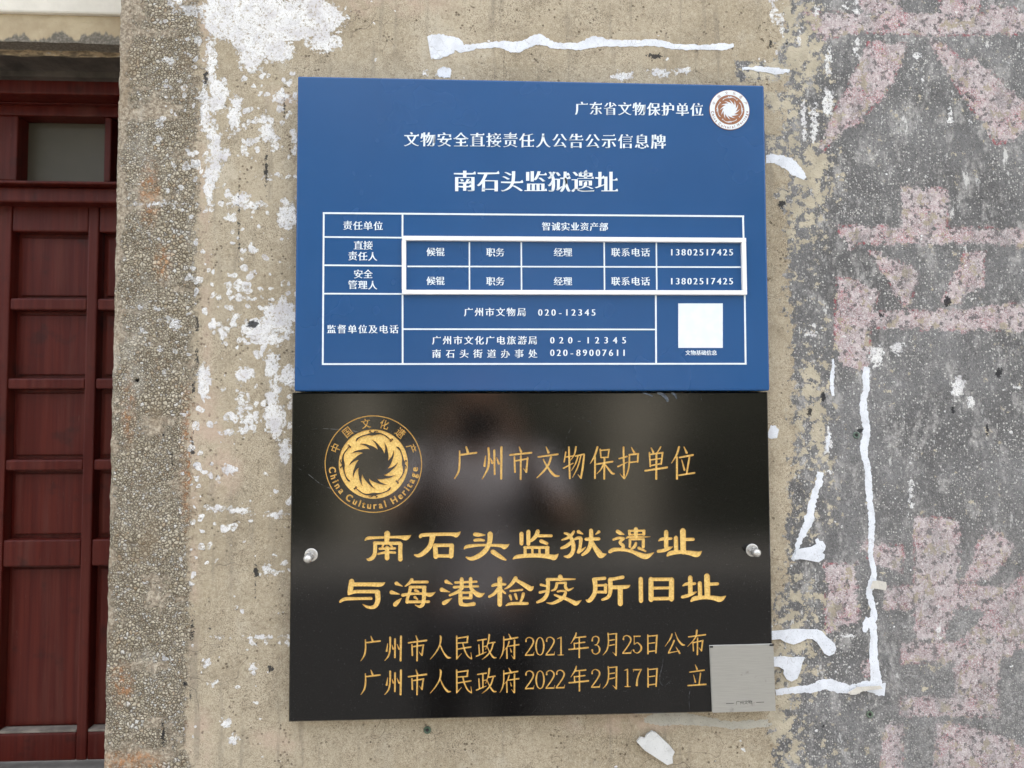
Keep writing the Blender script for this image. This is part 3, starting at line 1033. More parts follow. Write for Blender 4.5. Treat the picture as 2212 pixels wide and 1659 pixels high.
# ------------------------------------------------------------------ emblem pieces in emblem units (outer ring radius 399)
def emblem_shapes():
    swirl = []
    base = -5.0
    for k in range(12):
        th_ = base - 30 * k          # clockwise from the top, going round anticlockwise
        for r, a in [(202, 0), (190, 4), (174, 8.4), (158, 13), (141, 17.5), (128, 20.5), (123, 21)]:
            swirl.append((r, th_ + a))
        for r, a in [(129, 17), (135, 12), (146, 3), (157, -6), (171, -13), (185, -20), (195, -26)]:
            swirl.append((r, th_ + a))
    swirl_p = [(r * math.sin(math.radians(a)), -r * math.cos(math.radians(a))) for r, a in swirl]
    birds = []
    for q_ in range(4):
        o_ = [0, 90, 180, 270][q_]
        B = [([(-37, 234, 4), (-33, 243, 15), (-27, 247, 10), (-18, 246, 9), (-9, 245, 14), (-1, 246, 26), (6, 250, 20), (13, 255, 13),
               (20, 254, 9), (26, 249, 10), (31, 245, 7), (35, 244, 6)]),
             [(1, 250, 12), (2, 262, 8), (5, 270, 7), (8, 268, 5)],
             [(-2, 252, 10), (-5, 262, 7), (-7, 269, 7), (-4, 272, 5)],
             [(35, 244, 6), (38, 250, 8), (37.5, 257, 7), (35.5, 256, 5)],
             [(35, 244, 6), (38, 236, 8), (36, 231, 6), (34.6, 234, 5)]]
        for st in B:
            birds.append([(r * math.sin(math.radians(a + o_)), -r * math.cos(math.radians(a + o_)), w) for a, r, w in st])
    return swirl_p, birds


def catmull(pts, n=4):
    out = []
    P = [pts[0]] + list(pts) + [pts[-1]]
    for i in range(1, len(P) - 2):
        a, b, c, d = P[i - 1], P[i], P[i + 1], P[i + 2]
        for k in range(n):
            t = k / n
            out.append(tuple(.5 * (2 * b[j] + (c[j] - a[j]) * t + (2 * a[j] - 5 * b[j] + 4 * c[j] - d[j]) * t * t
                                   + (3 * b[j] - a[j] - 3 * c[j] + d[j]) * t ** 3) for j in range(3)))
    out.append(tuple(pts[-1]))
    return out


def stroke_outline(pts, cap=4):
    """closed outline round a centre line of (x, y, width)"""
    if len(pts) > 2:
        pts = catmull(pts)
    n = len(pts)
    L, R = [], []
    ts = []
    for i in range(n):
        a, b = pts[max(0, i - 1)], pts[min(n - 1, i + 1)]
        dx_, dy_ = b[0] - a[0], b[1] - a[1]
        l = math.hypot(dx_, dy_) or 1
        tx, ty = dx_ / l, dy_ / l
        ts.append((tx, ty))
        w = max(pts[i][2], 1e-3) / 2
        L.append((pts[i][0] - ty * w, pts[i][1] + tx * w))
        R.append((pts[i][0] + ty * w, pts[i][1] - tx * w))

    def capp(p, t, w, sgn):
        out = []
        for k in range(1, cap):
            a = math.pi * k / cap
            out.append((p[0] + sgn * (-t[1] * math.cos(a) + t[0] * math.sin(a)) * w, p[1] + sgn * (t[0] * math.cos(a) + t[1] * math.sin(a)) * w))
        return out
    end = capp(pts[-1], ts[-1], pts[-1][2] / 2 * .85, 1) if pts[-1][2] > 4 else []
    start = capp(pts[0], ts[0], pts[0][2] / 2 * .85, -1) if pts[0][2] > 4 else []
    return L + end + list(reversed(R)) + start


def parse(s):
    out = []
    for st in s.split(';'):
        st = st.strip()
        if not st:
            continue
        pts = []
        w = 16.0
        for p in st.split():
            q_ = [float(t) for t in p.split(',')]
            if len(q_) == 3:
                w = q_[2]
            pts.append((q_[0], q_[1], w))
        out.append(pts)
    return out


# clerical-script signs, centre lines as cut in the stone
BIG_A = """62,256,14 100,230,40 200,223,34 345,217,30 500,216,38 582,225,64 646,192,8; 344,165,74 342,215,70 337,272,58;
190,292,48 192,350,50 185,430,50 155,478,50 112,500,38 88,492,16; 180,290,42 345,292,38 510,292,44; 512,300,52 508,400,52 510,502,58;
300,300,26 283,338,24; 385,312,26 408,340,24; 245,362,30 445,358,30; 226,430,24 330,408,32 445,412,30; 342,346,52 342,420,56 342,488,58;
762,216,38 792,190,46 1000,180,42 1170,180,46 1218,188,62 1272,148,8; 918,200,76 905,270,62 878,340,60 812,410,58 742,450,46 690,440,22;
950,318,56 955,400,60 958,468,60; 950,320,44 1160,318,44; 1160,318,60 1156,400,60 1150,462,60; 960,452,42 1150,454,42; 950,480,30; 
1447,180,46 1500,186,50 1582,190,12; 1447,256,36 1510,250,38 1568,257,28;
1645,172,68 1642,260,62 1612,345,60 1560,410,62 1480,465,58 1400,490,46 1342,470,18;
1318,364,16 1355,335,44 1500,318,34 1640,318,32 1780,324,44 1828,338,64 1887,305,8; 1675,398,60 1740,442,56 1800,480,44 1843,506,20"""
BIG_B = """127,148,46 127,265,42; 203,125,46 204,270,42; 308,122,46 290,170,46 250,215,38 214,240,20; 310,174,34 460,174,32;
342,232,44 410,260,34; 158,303,32 425,303,32; 167,300,34 167,385,34; 247,303,26 247,385,26; 327,303,26 327,385,26; 412,300,46 412,385,46;
35,430,14 78,406,42 200,393,46 330,393,46 440,405,52 492,412,60 536,374,8;
708,125,26 680,165,34 632,200,30 572,220,14; 602,145,22 652,165,36 690,230,44 702,300,46 690,360,44 650,402,42 598,402,14;
672,252,40 620,290,40 565,312,24; 755,128,42 807,156,12; 715,212,26 752,198,34 785,200,36; 785,205,40 775,300,36 758,358,40; 752,358,34 800,330,26 840,297,6;
838,212,36 985,208,36; 896,112,44 897,200,48 888,275,46 858,340,44 800,387,28; 908,240,36 940,305,50 985,365,66 1012,390,66 1066,376,8; 985,128,36 948,158,10;
1186,124,42 1222,145,40 1263,160,8; 1312,120,24 1490,116,22; 1320,118,30 1322,160,30; 1482,116,34 1480,160,34; 1318,160,18 1484,160,18;
1393,97,48 1394,188,40; 1284,202,14 1325,186,24 1450,187,18 1550,185,6; 1328,215,28 1326,298,28; 1322,213,24 1482,211,24; 1475,213,34 1474,300,34;
1394,252,28 1378,292,34 1336,326,20; 1424,308,34 1500,345,20; 1142,218,24 1200,198,30 1258,203,28; 1258,205,30 1216,248,34 1252,285,38 1240,330,44;
1102,352,38 1150,328,44 1250,328,34 1350,350,36 1440,387,54 1512,402,58 1591,360,8;
1645,230,14 1682,210,34 1785,205,28; 1727,128,48 1727,300,48; 1636,346,34 1700,336,38 1760,312,36 1801,294,6;
1835,192,46 1838,355,48; 1912,115,64 1916,355,62; 1930,215,36 2030,213,34; 1740,394,24 1778,366,50 1880,354,40 1980,362,50 2070,378,64 2120,345,8"""
BIG_C = """185,120,58 176,180,58 166,250,58; 188,158,44 380,158,44 505,160,46 553,138,8; 150,266,28 222,240,38 330,238,38 462,238,40; 470,240,60 474,330,56 448,395,48 400,414,36 350,405,28 308,380,10;
55,352,24 112,320,38 250,316,32 402,314,32; 676,146,44 748,180,8; 622,246,46 717,268,8; 662,384,50 695,352,42 738,310,6;
852,105,38 828,140,34 775,180,14; 845,133,30 1025,132,30; 836,188,36 822,250,36 802,310,34 796,358,36; 828,188,32 1000,188,32; 986,192,46 985,270,44 980,340,44 968,385,40 935,404,30 888,388,12;
745,278,38 850,262,28 980,262,28 1052,274,46 1112,244,6; 790,352,32 1040,350,30; 888,224,34 928,240,16; 882,300,34 914,324,14;
1228,126,46 1302,160,6; 1177,216,50 1272,244,6; 1200,368,46 1240,345,40 1293,312,6; 1328,138,26 1568,128,24; 1315,190,30 1450,184,24 1585,180,24;
1402,97,44 1402,190,42; 1500,92,40 1500,190,38; 1410,195,36 1360,240,36 1268,280,26; 1502,200,36 1542,245,44 1600,278,54 1656,256,6;
1385,250,26 1510,248,26; 1502,242,38 1502,308,40; 1400,308,30 1505,308,30; 1388,250,44 1388,362,48; 1388,372,50 1450,386,36 1540,374,44;
1738,176,26 1780,160,36 1885,157,26; 1823,92,54 1823,385,52; 1812,200,40 1760,262,34 1704,296,28; 1838,218,30 1884,258,22;
2000,88,48 1965,140,38 1920,185,28 1875,210,10; 2005,112,34 2062,145,44 2132,188,54 2165,205,58 2197,182,10; 1938,232,22 2074,218,22;
1935,280,32 1950,328,22; 1993,266,32 2012,322,22; 2084,260,36 2072,308,32 2052,348,24; 1893,392,16 1950,372,34 2130,370,32"""
BIG_D = """335,98,54 335,130,54; 188,132,34 335,130,30 500,128,16; 196,135,46 200,200,42 190,290,42 150,350,44 78,385,26; 117,190,28 182,205,24; 107,276,30 184,258,24;
297,178,32 290,215,32 270,245,26 234,256,14; 292,172,24 400,168,24; 396,170,26 392,215,34 425,248,30 482,224,10; 305,266,24 350,258,22 395,270,28 368,330,38 310,370,38 245,396,28 184,390,10;
272,302,22 330,325,30 400,345,38 480,384,46 512,395,50 569,362,6; 700,130,36 750,125,36 830,118,36; 713,135,54 722,200,50 716,280,48 682,340,48 650,368,44 620,360,14;
740,198,26 850,194,26; 836,190,38 836,275,38; 728,270,30 838,272,30; 880,132,42 930,125,36 1030,106,40; 886,132,50 890,200,52 886,280,42 860,330,38 798,356,26; 900,218,42 1062,214,42 1107,195,8; 998,225,56 999,405,56;
1225,122,48 1228,372,48; 1338,125,54 1340,358,56; 1566,130,56 1564,352,58; 1340,130,38 1565,130,38; 1350,228,32 1560,224,30; 1350,345,38 1555,342,38;
1690,202,14 1732,182,34 1825,178,32; 1772,107,50 1774,282,50; 1682,326,34 1742,312,38 1800,287,34 1843,268,8; 1878,168,46 1882,325,46; 1957,90,64 1963,325,62; 1980,184,36 2078,180,34;
1782,372,22 1822,342,50 1930,330,40 2030,336,50 2105,350,60 2167,314,8"""
MED_E = """143,60,14 158,110,22; 90,132,16 235,112,16; 85,95,12 85,200,16 75,280,16 40,342,8;
315,140,8 305,230,20; 340,70,18 345,160,18 335,250,18 285,345,8; 358,160,8 375,205,20; 392,90,18 395,305,14; 412,155,8 432,210,20; 455,62,20 453,343,18;
612,60,8 630,105,20; 530,132,16 722,112,16; 627,140,16 625,348,16; 570,150,14 575,285,16; 575,185,14 690,165,14; 687,155,14 675,283,18; 675,285,14 648,250,6;
850,60,8 872,112,22; 780,150,14 955,125,16; 895,150,18 870,220,18 820,285,16 768,335,8; 825,170,12 860,235,16 920,310,22 965,318,12;
1025,105,12 1010,195,12; 1025,150,12 1095,140,12; 1052,62,16 1060,340,16; 1003,250,14 1090,205,10; 1115,60,16 1100,130,12 1065,180,6; 1110,142,14 1187,125,14; 1187,130,16 1175,240,18 1158,338,16; 1158,338,12 1132,305,6; 1132,145,12 1110,210,12 1075,270,6; 1158,140,12 1130,240,12 1085,330,6;
1305,62,18 1280,140,16 1240,210,6; 1283,150,16 1283,340,16; 1330,82,14 1335,155,12; 1330,92,12 1410,85,14; 1407,85,14 1398,155,12; 1335,155,12 1400,152,12; 1290,215,14 1440,190,16; 1367,160,16 1365,345,16; 1358,215,14 1335,260,12 1298,300,6; 1375,220,12 1430,290,20 1455,298,12;
1495,165,14 1567,145,14; 1535,62,16 1540,335,16; 1540,342,12 1503,298,6; 1485,235,14 1570,195,8; 1605,65,8 1632,115,20; 1585,130,14 1668,122,16; 1665,122,16 1660,195,14; 1590,198,14 1660,190,12; 1588,130,14 1585,220,14 1570,290,12 1545,345,6;
1780,70,10 1800,110,18; 1865,60,14 1835,110,10; 1765,110,14 1773,235,14; 1765,128,14 1880,112,14; 1882,110,16 1868,215,14; 1772,176,12 1870,162,12; 1776,226,12 1872,208,12; 1827,115,16 1825,345,18; 1725,272,16 1922,242,18;
2027,60,18 2005,130,16 1960,205,6; 2008,150,18 2008,345,18; 2070,60,8 2095,115,20; 2030,155,14 2150,132,18; 2050,175,8 2075,265,18; 2118,155,16 2095,292,14; 2025,312,14 2165,290,16"""
MED_F = """195,105,10 215,160,24; 130,187,18 310,165,20; 128,150,14 130,250,20 115,340,20 72,408,8; 403,195,8 388,290,24; 432,120,24 432,230,20 415,340,20 365,408,8; 455,215,8 470,265,22;
492,140,22 490,370,20; 515,205,8 542,265,22; 565,107,26 560,408,24; 748,100,10 768,155,22; 655,188,18 880,158,22; 765,190,20 762,408,20; 700,212,18 705,343,20; 705,237,16 845,215,18; 840,212,18 822,343,20; 822,343,14 788,300,6;
1045,100,14 1055,130,24 1040,220,18 990,310,16 925,390,8; 1045,212,14 1085,300,18 1135,365,26 1175,370,14; 1250,105,20 1252,378,20; 1255,132,16 1390,112,18; 1387,108,20 1378,185,18; 1258,192,16 1385,183,16; 1325,190,16 1345,270,18 1385,350,18 1432,385,14; 1432,385,14 1425,308,6;
1260,265,16 1425,238,18; 1248,385,18 1310,318,6; 1505,160,16 1615,143,18; 1572,160,18 1572,322,18; 1578,235,14 1620,226,12; 1522,212,16 1530,335,18; 1492,352,18 1615,300,8; 1650,88,24 1640,170,18 1605,272,6; 1635,195,16 1722,180,18;
1700,190,18 1672,280,18 1622,345,16 1560,393,6; 1622,230,12 1660,310,16 1700,365,22 1735,370,12; 1890,80,10 1912,125,22; 1825,153,18 2000,122,20; 1828,112,14 1828,230,18 1812,320,16 1780,380,6; 1895,168,18 1875,230,14 1832,280,6; 1865,245,18 1868,380,18;
1885,230,16 2015,210,18; 1960,155,20 1958,383,20; 1955,385,14 1923,343,6; 1908,255,8 1922,300,18"""
D2 = "70,192,20 75,160,12 110,144,12 148,165,18 155,205,18 120,270,16 65,345,14; 62,351,14 155,347,18; 155,347,12 165,312,4"
D0 = "0,-104,10 30,-80,14 46,0,20 30,80,14 0,104,10; 0,-104,10 -30,-80,14 -46,0,20 -30,80,14 0,104,10"
D1 = "435,160,8 475,145,14; 478,140,16 478,345,18; 440,349,10 507,348,10"
MED_G = """655,90,14 640,140,20 590,218,6; 640,148,14 765,135,18; 630,210,14 635,275,16; 635,215,14 755,200,16; 568,285,16 795,262,20; 690,150,16 690,380,18;
1025,95,16 1030,200,16 1012,290,16 965,350,6; 1030,108,12 1128,100,14; 1122,100,20 1118,355,18; 1118,355,14 1078,315,6; 1035,180,12 1100,170,14; 1035,240,12 1100,226,14;
1488,115,16 1490,335,18; 1490,130,14 1600,121,14; 1594,118,20 1582,325,18; 1492,215,12 1570,205,14; 1492,311,14 1585,298,14"""
MED_G1 = """840,183,20 847,148,12 880,131,12 915,150,16 915,190,16 895,225,12 868,232,8; 868,232,8 905,240,12 927,275,20 920,315,16 885,338,12 850,325,10 840,290,22;
1325,131,14 1400,130,14; 1330,132,10 1330,225,10; 1330,225,8 1370,207,14 1408,245,20 1408,290,20 1370,325,12 1335,315,10 1320,290,22;
1770,105,18 1750,160,16 1690,248,6; 1805,85,8 1840,170,16 1885,225,24 1918,232,12; 1795,180,20 1770,240,16 1730,320,16; 1728,325,16 1860,300,8; 1815,255,8 1860,330,20;
1960,138,14 2160,112,18; 2060,60,22 2040,150,16 1950,252,6; 2012,190,14 2020,302,16; 2015,207,14 2132,180,16; 2128,177,18 2112,300,18; 2112,302,14 2083,262,6; 2068,150,16 2065,345,18"""
MED_G2 = """1215,528,8 1250,518,14; 1252,515,16 1252,712,18; 1220,717,10 1285,717,10; 1320,520,16 1415,518,14; 1320,548,4 1325,518,8; 1412,518,14 1385,570,16 1365,635,18 1360,703,26;
2040,462,8 2062,515,20; 1975,548,14 2145,525,18; 2020,580,8 2042,665,18; 2102,560,16 2085,690,14; 1955,705,16 2165,690,18"""


def shift(S, dx_, dy_):
    return [[(p[0] + dx_, p[1] + dy_, p[2]) for p in st] for st in S]


def to_px(S, ox, oy, sc_):
    """digitised strokes -> outlines in picture px"""
    k_ = 0.540039
    return [[((ox + x / sc_) * k_, (oy + y / sc_) * k_) for x, y in stroke_outline(st)] for st in S if len(st) > 1]


LINES = []
LINES.append(("site_name_lettering", to_px(parse(BIG_A), 1440, 2080, 3.16) + to_px(parse(BIG_B), 2040, 2080, 2.765)))
LINES.append(("site_name_lettering", to_px(parse(BIG_C), 1340, 2280, 2.765) + to_px(parse(BIG_D), 2120, 2270, 2.765)))
LINES.append(("heading_lettering", to_px(parse(MED_E), 1800, 1760, 2.212)))
gdig1 = parse(D2) + shift(parse(D0), 232, 247) + shift(parse(D2), 240, -3) + parse(D1) + shift(parse(D2), 1134, -22)
LINES.append(("date_lettering", to_px(parse(MED_F), 1420, 2510, 3.0722) + to_px(gdig1 + parse(MED_G) + parse(MED_G1), 2080, 2500, 2.9105)))
gdig2 = shift(parse(D2), 0, 390) + shift(parse(D0), 234, 637) + shift(parse(D2), 240, 385) + shift(parse(D2), 358, 381) + shift(parse(D2), 770, 373)
LINES.append(("date_lettering", to_px(shift(parse(MED_F), 0, 417), 1420, 2510, 3.0722) + to_px(gdig2 + shift(parse(MED_G), 2, 388) + parse(MED_G2), 2080, 2500, 2.9105)))

# ------------------------------------------------------------------ black stone plaque with cut and gilded signs
def granite_mat():
    n = NT("polished_black_granite")
    f = n.noise(900, 2, .7)
    c = n.mix(n.ss(f, .5, .72), (0.0048, 0.0042, 0.0038), (0.021, 0.0195, 0.018))
    dust = n.ss(n.noise(5, 4, .6), .5, .75, 0, .03)
    c = n.mix(dust, c, (0.16, 0.14, 0.12))
    spk = n.ss(n.noise(620, 2, .8), .70, .76, 0, .35)
    c = n.mix(spk, c, (0.4, 0.4, 0.4))
    sc1 = n.vor(5, 'DISTANCE_TO_EDGE', n.warp(.35, 3.5))
    sc2 = n.vor(13, 'DISTANCE_TO_EDGE', n.warp(.2, 9, n.scalev((1, 1, .5), (3, 0, 2))))
    scr = n.mx(n.mul(n.ss(sc1.outputs['Distance'], 0, .0022, 1, 0), n.ss(n.noise(4, 3), .54, .62)), n.mul(n.ss(sc2.outputs['Distance'], 0, .004, 1, 0), n.ss(n.noise(9, 3, .6, n.scalev((1, 1, 1), (8, 1, 3))), .60, .66)))
    c = n.mix(n.mul(scr, n.ss(fine_ := n.noise(150, 3), .42, .6, 0, .5)), c, (0.30, 0.31, 0.33))
    # hairline scratches
    wv = n.warp(.03, 8)
    s = n.noise(1, 2, .5, n.scalev((14, 14, 220), vec=n.warp(.25, 3)))
    n.bump(f, .00010, .35)
    return n.done(c, n.ss(n.noise(11, 4, .6), .3, .7, .05, .075), spec=.42)


def gold_mat():
    n = NT("gold_paint")
    f = n.noise(420, 3, .65)
    c = n.mix(n.ss(f, .35, .65), (0.66, 0.42, 0.105), (0.86, 0.60, 0.20))
    n.bump(f, .0009, .8)
    return n.done(c, .42, 0.0, .6)


M_STONE = granite_mat()
M_GOLD = gold_mat()
YK = -0.020
kc = [W(630, 848, YK), W(1660, 847, YK), W(1670, 1535, YK), W(624, 1561, YK)]
kx0, kx1 = (kc[0].x + kc[3].x) / 2, (kc[1].x + kc[2].x) / 2
kz1, kz0 = min((kc[0].z + kc[1].z) / 2, bz0 - .0012), (kc[2].z + kc[3].z) / 2
pl = empty("stone_plaque", ((kx0 + kx1) / 2, 0, kz0), "polished black stone plaque with cut gold Chinese lettering and round emblem, below the blue board", "plaque")


def pxy(p):
    w = W(p[0], p[1], YK)
    return (w.x, w.z)


polys, tags = [], []
for i, (nm, outl) in enumerate(LINES):
    spans = sorted((min(p[0] for p in o_), max(p[0] for p in o_)) for o_ in outl)
    cl = []
    for a, b in spans:
        if cl and a < cl[-1][1] + .6:
            cl[-1][1] = max(cl[-1][1], b)
        else:
            cl.append([a, b])
    for o_ in outl:
        mx_ = sum(p[0] for p in o_) / len(o_)
        j = [k for k, (a, b) in enumerate(cl) if a <= mx_ <= b][0]
        polys.append([pxy(p) for p in o_])
        tags.append(("line", (i, j)))
EC = (806.5, 1002.5)
ES = 105.5 / 399.0
ci = lambda r, n=96: [(r * math.sin(2 * math.pi * k / n), -r * math.cos(2 * math.pi * k / n)) for k in range(n)]
def em(P): return [pxy((EC[0] + x * ES, EC[1] + y * ES)) for x, y in P]


swirl_p, birds = emblem_shapes()
polys.append(em(ci(398))); tags.append(("ring", 0))
polys.append(em(ci(390))); tags.append(("ringhole", 0))
polys.append(em(ci(283))); tags.append(("disc", 0))
polys.append(em(swirl_p)); tags.append(("keep", 0))
for b in birds:
    polys.append(em([(x, y) for x, y in stroke_outline(b, 3)]))
    tags.append(("keep", 0))


def ring_signs(text, a0, a1, r, size, flip, wide=1.0, ex=0.0, ey=0.0):
    out = []
    for i, ch in enumerate(text):
        if ch == ' ':
            continue
        if isinstance(a1, list):
            a = a1[i]
        else:
            a = a0 + (a1 - a0) * i / (len(text) - 1)
        Q, Fo, bd = glyph(ch, ex, ey)
        xs_ = [p[0] for p in Q]
        if ord(ch) > 255:
            ox, oy = .5, .38
        else:
            ox, oy = (min(xs_) + max(xs_)) / 2, .345
        t = math.radians(a)
        for f in Fo:
            P = []
            for i2 in f:
                gx_, gy_ = (Q[i2][0] - ox) * size * wide, (Q[i2][1] - oy) * size
                if flip:
                    gy_, gx_ = -gy_, -gx_
                rr = r + gy_
                # tangential offset along the ring, clockwise positive
                P.append((r_sin(t, rr, gx_)))
            out.append(P)
    return out


def r_sin(t, rr, tang):
    return (rr * math.sin(t) + tang * math.cos(t), -rr * math.cos(t) + tang * math.sin(t))


LAT = "China Cultural Heritage"
wd = {'C': 1.15, 'h': 1, 'i': .55, 'n': 1, 'a': .9, ' ': .55, 'u': 1, 'l': .55, 't': .7, 'r': .8, 'H': 1.3, 'e': .9, 'g': .95}
pos, acc = [], 0
for ch in LAT:
    pos.append(acc + wd[ch] / 2)
    acc += wd[ch]
lat_a = [262 - (262 - 97) * (p_ - pos[0]) / (pos[-1] - pos[0]) for p_ in pos]
for P in ring_signs("中国文化遗产", -67, [-67, -39, -10.5, 15.5, 41, 68], 337, 84, False, .92, .012, .012) + ring_signs(LAT, 0, lat_a, 338, 78, True, .92, .035, .02):
    polys.append(em(P))
    tags.append(("ring", 1))

vs2, fs2 = [], []
for P in polys:
    n0 = len(vs2)
    vs2 += [Vector(p) for p in P]
    fs2.append(list(range(n0, n0 + len(P))))
n0 = len(vs2)
BV = .0015
vs2 += [Vector(p) for p in ((kx0 + BV, kz0 + BV), (kx1 - BV, kz0 + BV), (kx1 - BV, kz1 - BV), (kx0 + BV, kz1 - BV))]
fs2.append([n0, n0 + 1, n0 + 2, n0 + 3])
eds = [(f[i], f[(i + 1) % len(f)]) for f in fs2 for i in range(len(f))]
cv, ce, cf, ov, oe, of_ = geometry.delaunay_2d_cdt(vs2, eds, [], 0, 1e-7)
cf = [f for f in cf if len(f) == 3]
tri = np.array([[cv[i][:] for i in f] for f in cf])
cen = tri.mean(1)


def winding(P, pts):
    w_ = np.zeros(len(pts), int)
    x, y = pts[:, 0], pts[:, 1]
    for i in range(len(P)):
        (x0, y0), (x1, y1) = P[i], P[(i + 1) % len(P)]
        c = (x1 - x0) * (y - y0) - (x - x0) * (y1 - y0)
        w_ += ((y0 <= y) & (y1 > y) & (c > 0)).astype(int) - ((y0 > y) & (y1 <= y) & (c < 0)).astype(int)
    return w_ != 0


of_ = [[] for _ in cf]
for pi_, P in enumerate(polys):
    a_ = np.array(P)
    s_ = np.nonzero((cen[:, 0] > a_[:, 0].min()) & (cen[:, 0] < a_[:, 0].max()) & (cen[:, 1] > a_[:, 1].min()) & (cen[:, 1] < a_[:, 1].max()))[0]
    if len(s_):
        for j_ in s_[winding(P, cen[s_])]:
            of_[j_].append(pi_)
nP = len(polys)
DEP = .0013
groups = {}
slab = MB()
slab.v = [(v.x, YK, v.y) for v in cv]


def face_group(orig):
    t = [tags[i] for i in orig if i < nP]
    kinds = {x[0] for x in t}
    ln = [x[1] for x in t if x[0] == "line"]
    if ln:
        return ("line", ln[0])
    rings1 = [x for x in t if x[0] == "ring" and x[1] == 1]
    if rings1:
        return ("emb", 1)
    if "keep" in kinds:
        return None
    if "disc" in kinds:
        return ("emb", 0)
    if "ring" in kinds and "ringhole" not in kinds:
        return ("emb", 2)
    return None


edge_of = {}
fg = []
for fi, f in enumerate(cf):
    g_ = face_group(of_[fi])
    a = sum(cv[f[i]].x * cv[f[(i + 1) % len(f)]].y - cv[f[(i + 1) % len(f)]].x * cv[f[i]].y for i in range(len(f)))
    f = tuple(f) if a > 0 else tuple(reversed(f))
    fg.append((f, g_))
    if g_ is None:
        slab.f.append(f)
    else:
        groups.setdefault(g_, []).append(f)
E_ = {}
for f, g_ in fg:
    for i in range(len(f)):
        E_[(f[i], f[(i + 1) % len(f)])] = g_
# sides of the slab with a small chamfer
n0 = len(slab.v)
c4 = [(kx0 + BV, kz0 + BV), (kx1 - BV, kz0 + BV), (kx1 - BV, kz1 - BV), (kx0 + BV, kz1 - BV)]
o4 = [(kx0, kz0), (kx1, kz0), (kx1, kz1), (kx0, kz1)]
slab.v += [(x, YK, z) for x, z in c4] + [(x, YK + BV, z) for x, z in o4] + [(x, .004, z) for x, z in o4]
for i in range(4):
    j = (i + 1) % 4
    slab.f += [(n0 + i, n0 + 4 + i, n0 + 4 + j, n0 + j), (n0 + 4 + i, n0 + 8 + i, n0 + 8 + j, n0 + 4 + j)]
slab.build("stone_slab", M_STONE, pl)
names = {("emb", 0): "emblem_disc", ("emb", 1): "emblem_lettering", ("emb", 2): "emblem_ring"}
for g_, fl in groups.items():
    mb = MB()
    mp = {}

    def vid(i, top):
        k_ = (i, top)
        if k_ not in mp:
            mp[k_] = len(mb.v)
            mb.v.append((cv[i].x, YK if top else YK + DEP, cv[i].y))
        return mp[k_]
    for f in fl:
        mb.f.append(tuple(vid(i, False) for i in f))
        for i in range(len(f)):
            a, b = f[i], f[(i + 1) % len(f)]
            if E_.get((b, a), "x") != g_:
                mb.f.append((vid(b, False), vid(a, False), vid(a, True), vid(b, True)))
    mb.build(names.get(g_) or "carved_sign", M_GOLD, pl)

# ------------------------------------------------------------------ medallion on the blue board
M_BROWN = simple("brown_print", (0.30, 0.115, 0.045), .4, var=.05, scale=50)
M_SILVER = simple("silver_print", (0.72, 0.74, 0.76), .35, var=.03, scale=200)
MC = (1575.5, 238.0)
MS = 42.5 / 399.0


def medal_layer(name, P, mat, h, extra=None):
    mb = MB()
    vs = [Vector(p) for p in P]
    r = geometry.delaunay_2d_cdt(vs, [], [list(range(len(vs)))], 1, 1e-5)
    top = []
    for v in r[0]:
        w = W(MC[0] + v.x * MS, MC[1] + v.y * MS, YP)
        top.append((w.x, w.y - h, w.z))
    mb.v = top
    for f in r[2]:
        a = sum(r[0][f[i]].x * r[0][f[(i + 1) % 3]].y - r[0][f[(i + 1) % 3]].x * r[0][f[i]].y for i in range(3))
        mb.f.append(tuple(reversed(f)) if a > 0 else tuple(f))
    return mb.build(name, mat, bs)


def medal_disc(name, r, mat, h0, h1):
    mb = MB()
    c = W(MC[0], MC[1], YP)
    e = W(MC[0] + r * MS, MC[1], YP)
    R_ = e.x - c.x
    mb.lathe((c.x, YP + h0, c.z), (0, -1, 0), [(R_, 0), (R_, h1 - .0001), (R_ - .0001, h1)], 64)
    return mb.build(name, mat, bs)


medal_disc("medallion_rim", 406, M_BROWN, .0002, .0009)
medal_disc("medallion_face", 397, M_PRINT, .0002, .0012)
medal_disc("medallion_ring", 300, M_BROWN, .0002, .0015)
medal_layer("medallion_sun", swirl_p, M_SILVER, .0016)
mb = MB()
for b in birds:
    P = stroke_outline([(x, y, w * 1.15) for x, y, w in b], 3)
    vs = [Vector(p) for p in P]
    r = geometry.delaunay_2d_cdt(vs, [], [list(range(len(vs)))], 1, 1e-5)
    t_ = []
    for v in r[0]:
        w = W(MC[0] + v.x * MS, MC[1] + v.y * MS, YP)
        t_.append((w.x, w.y - .0016, w.z))
    mb.add(t_, [tuple(f) for f in r[2]])
mb.build("medallion_birds", M_SILVER, bs)
mb = MB()
for P in ring_signs("中国文化遗产", -67, [-67, -39, -10.5, 15.5, 41, 68], 345, 72, False, .95) + ring_signs(LAT, 0, lat_a, 350, 74, True, .95, .02, .02):
    t_ = []
    for x, y in P:
        w = W(MC[0] + x * MS, MC[1] + y * MS, YP)
        t_.append((w.x, w.y - .0013, w.z))
    mb.add(t_, [tuple(range(len(P)))])
mb.build("medallion_lettering", M_BROWN, bs)

# ------------------------------------------------------------------ small steel plate on the plaque's corner
def steel_mat(name, base, rough):
    n = NT(name)
    br = n.noise(1, 4, .7, n.scalev((30, 30, 1400)))
    c = n.mix(n.ss(br, .3, .7), tuple(x * .86 for x in base), base)
    st_ = n.ss(n.noise(60, 4, .7), .62, .72, 0, .35)
    c = n.mix(st_, c, (.14, .13, .12))
    n.bump(br, .0001, .4)
    return n.done(c, rough, .55)


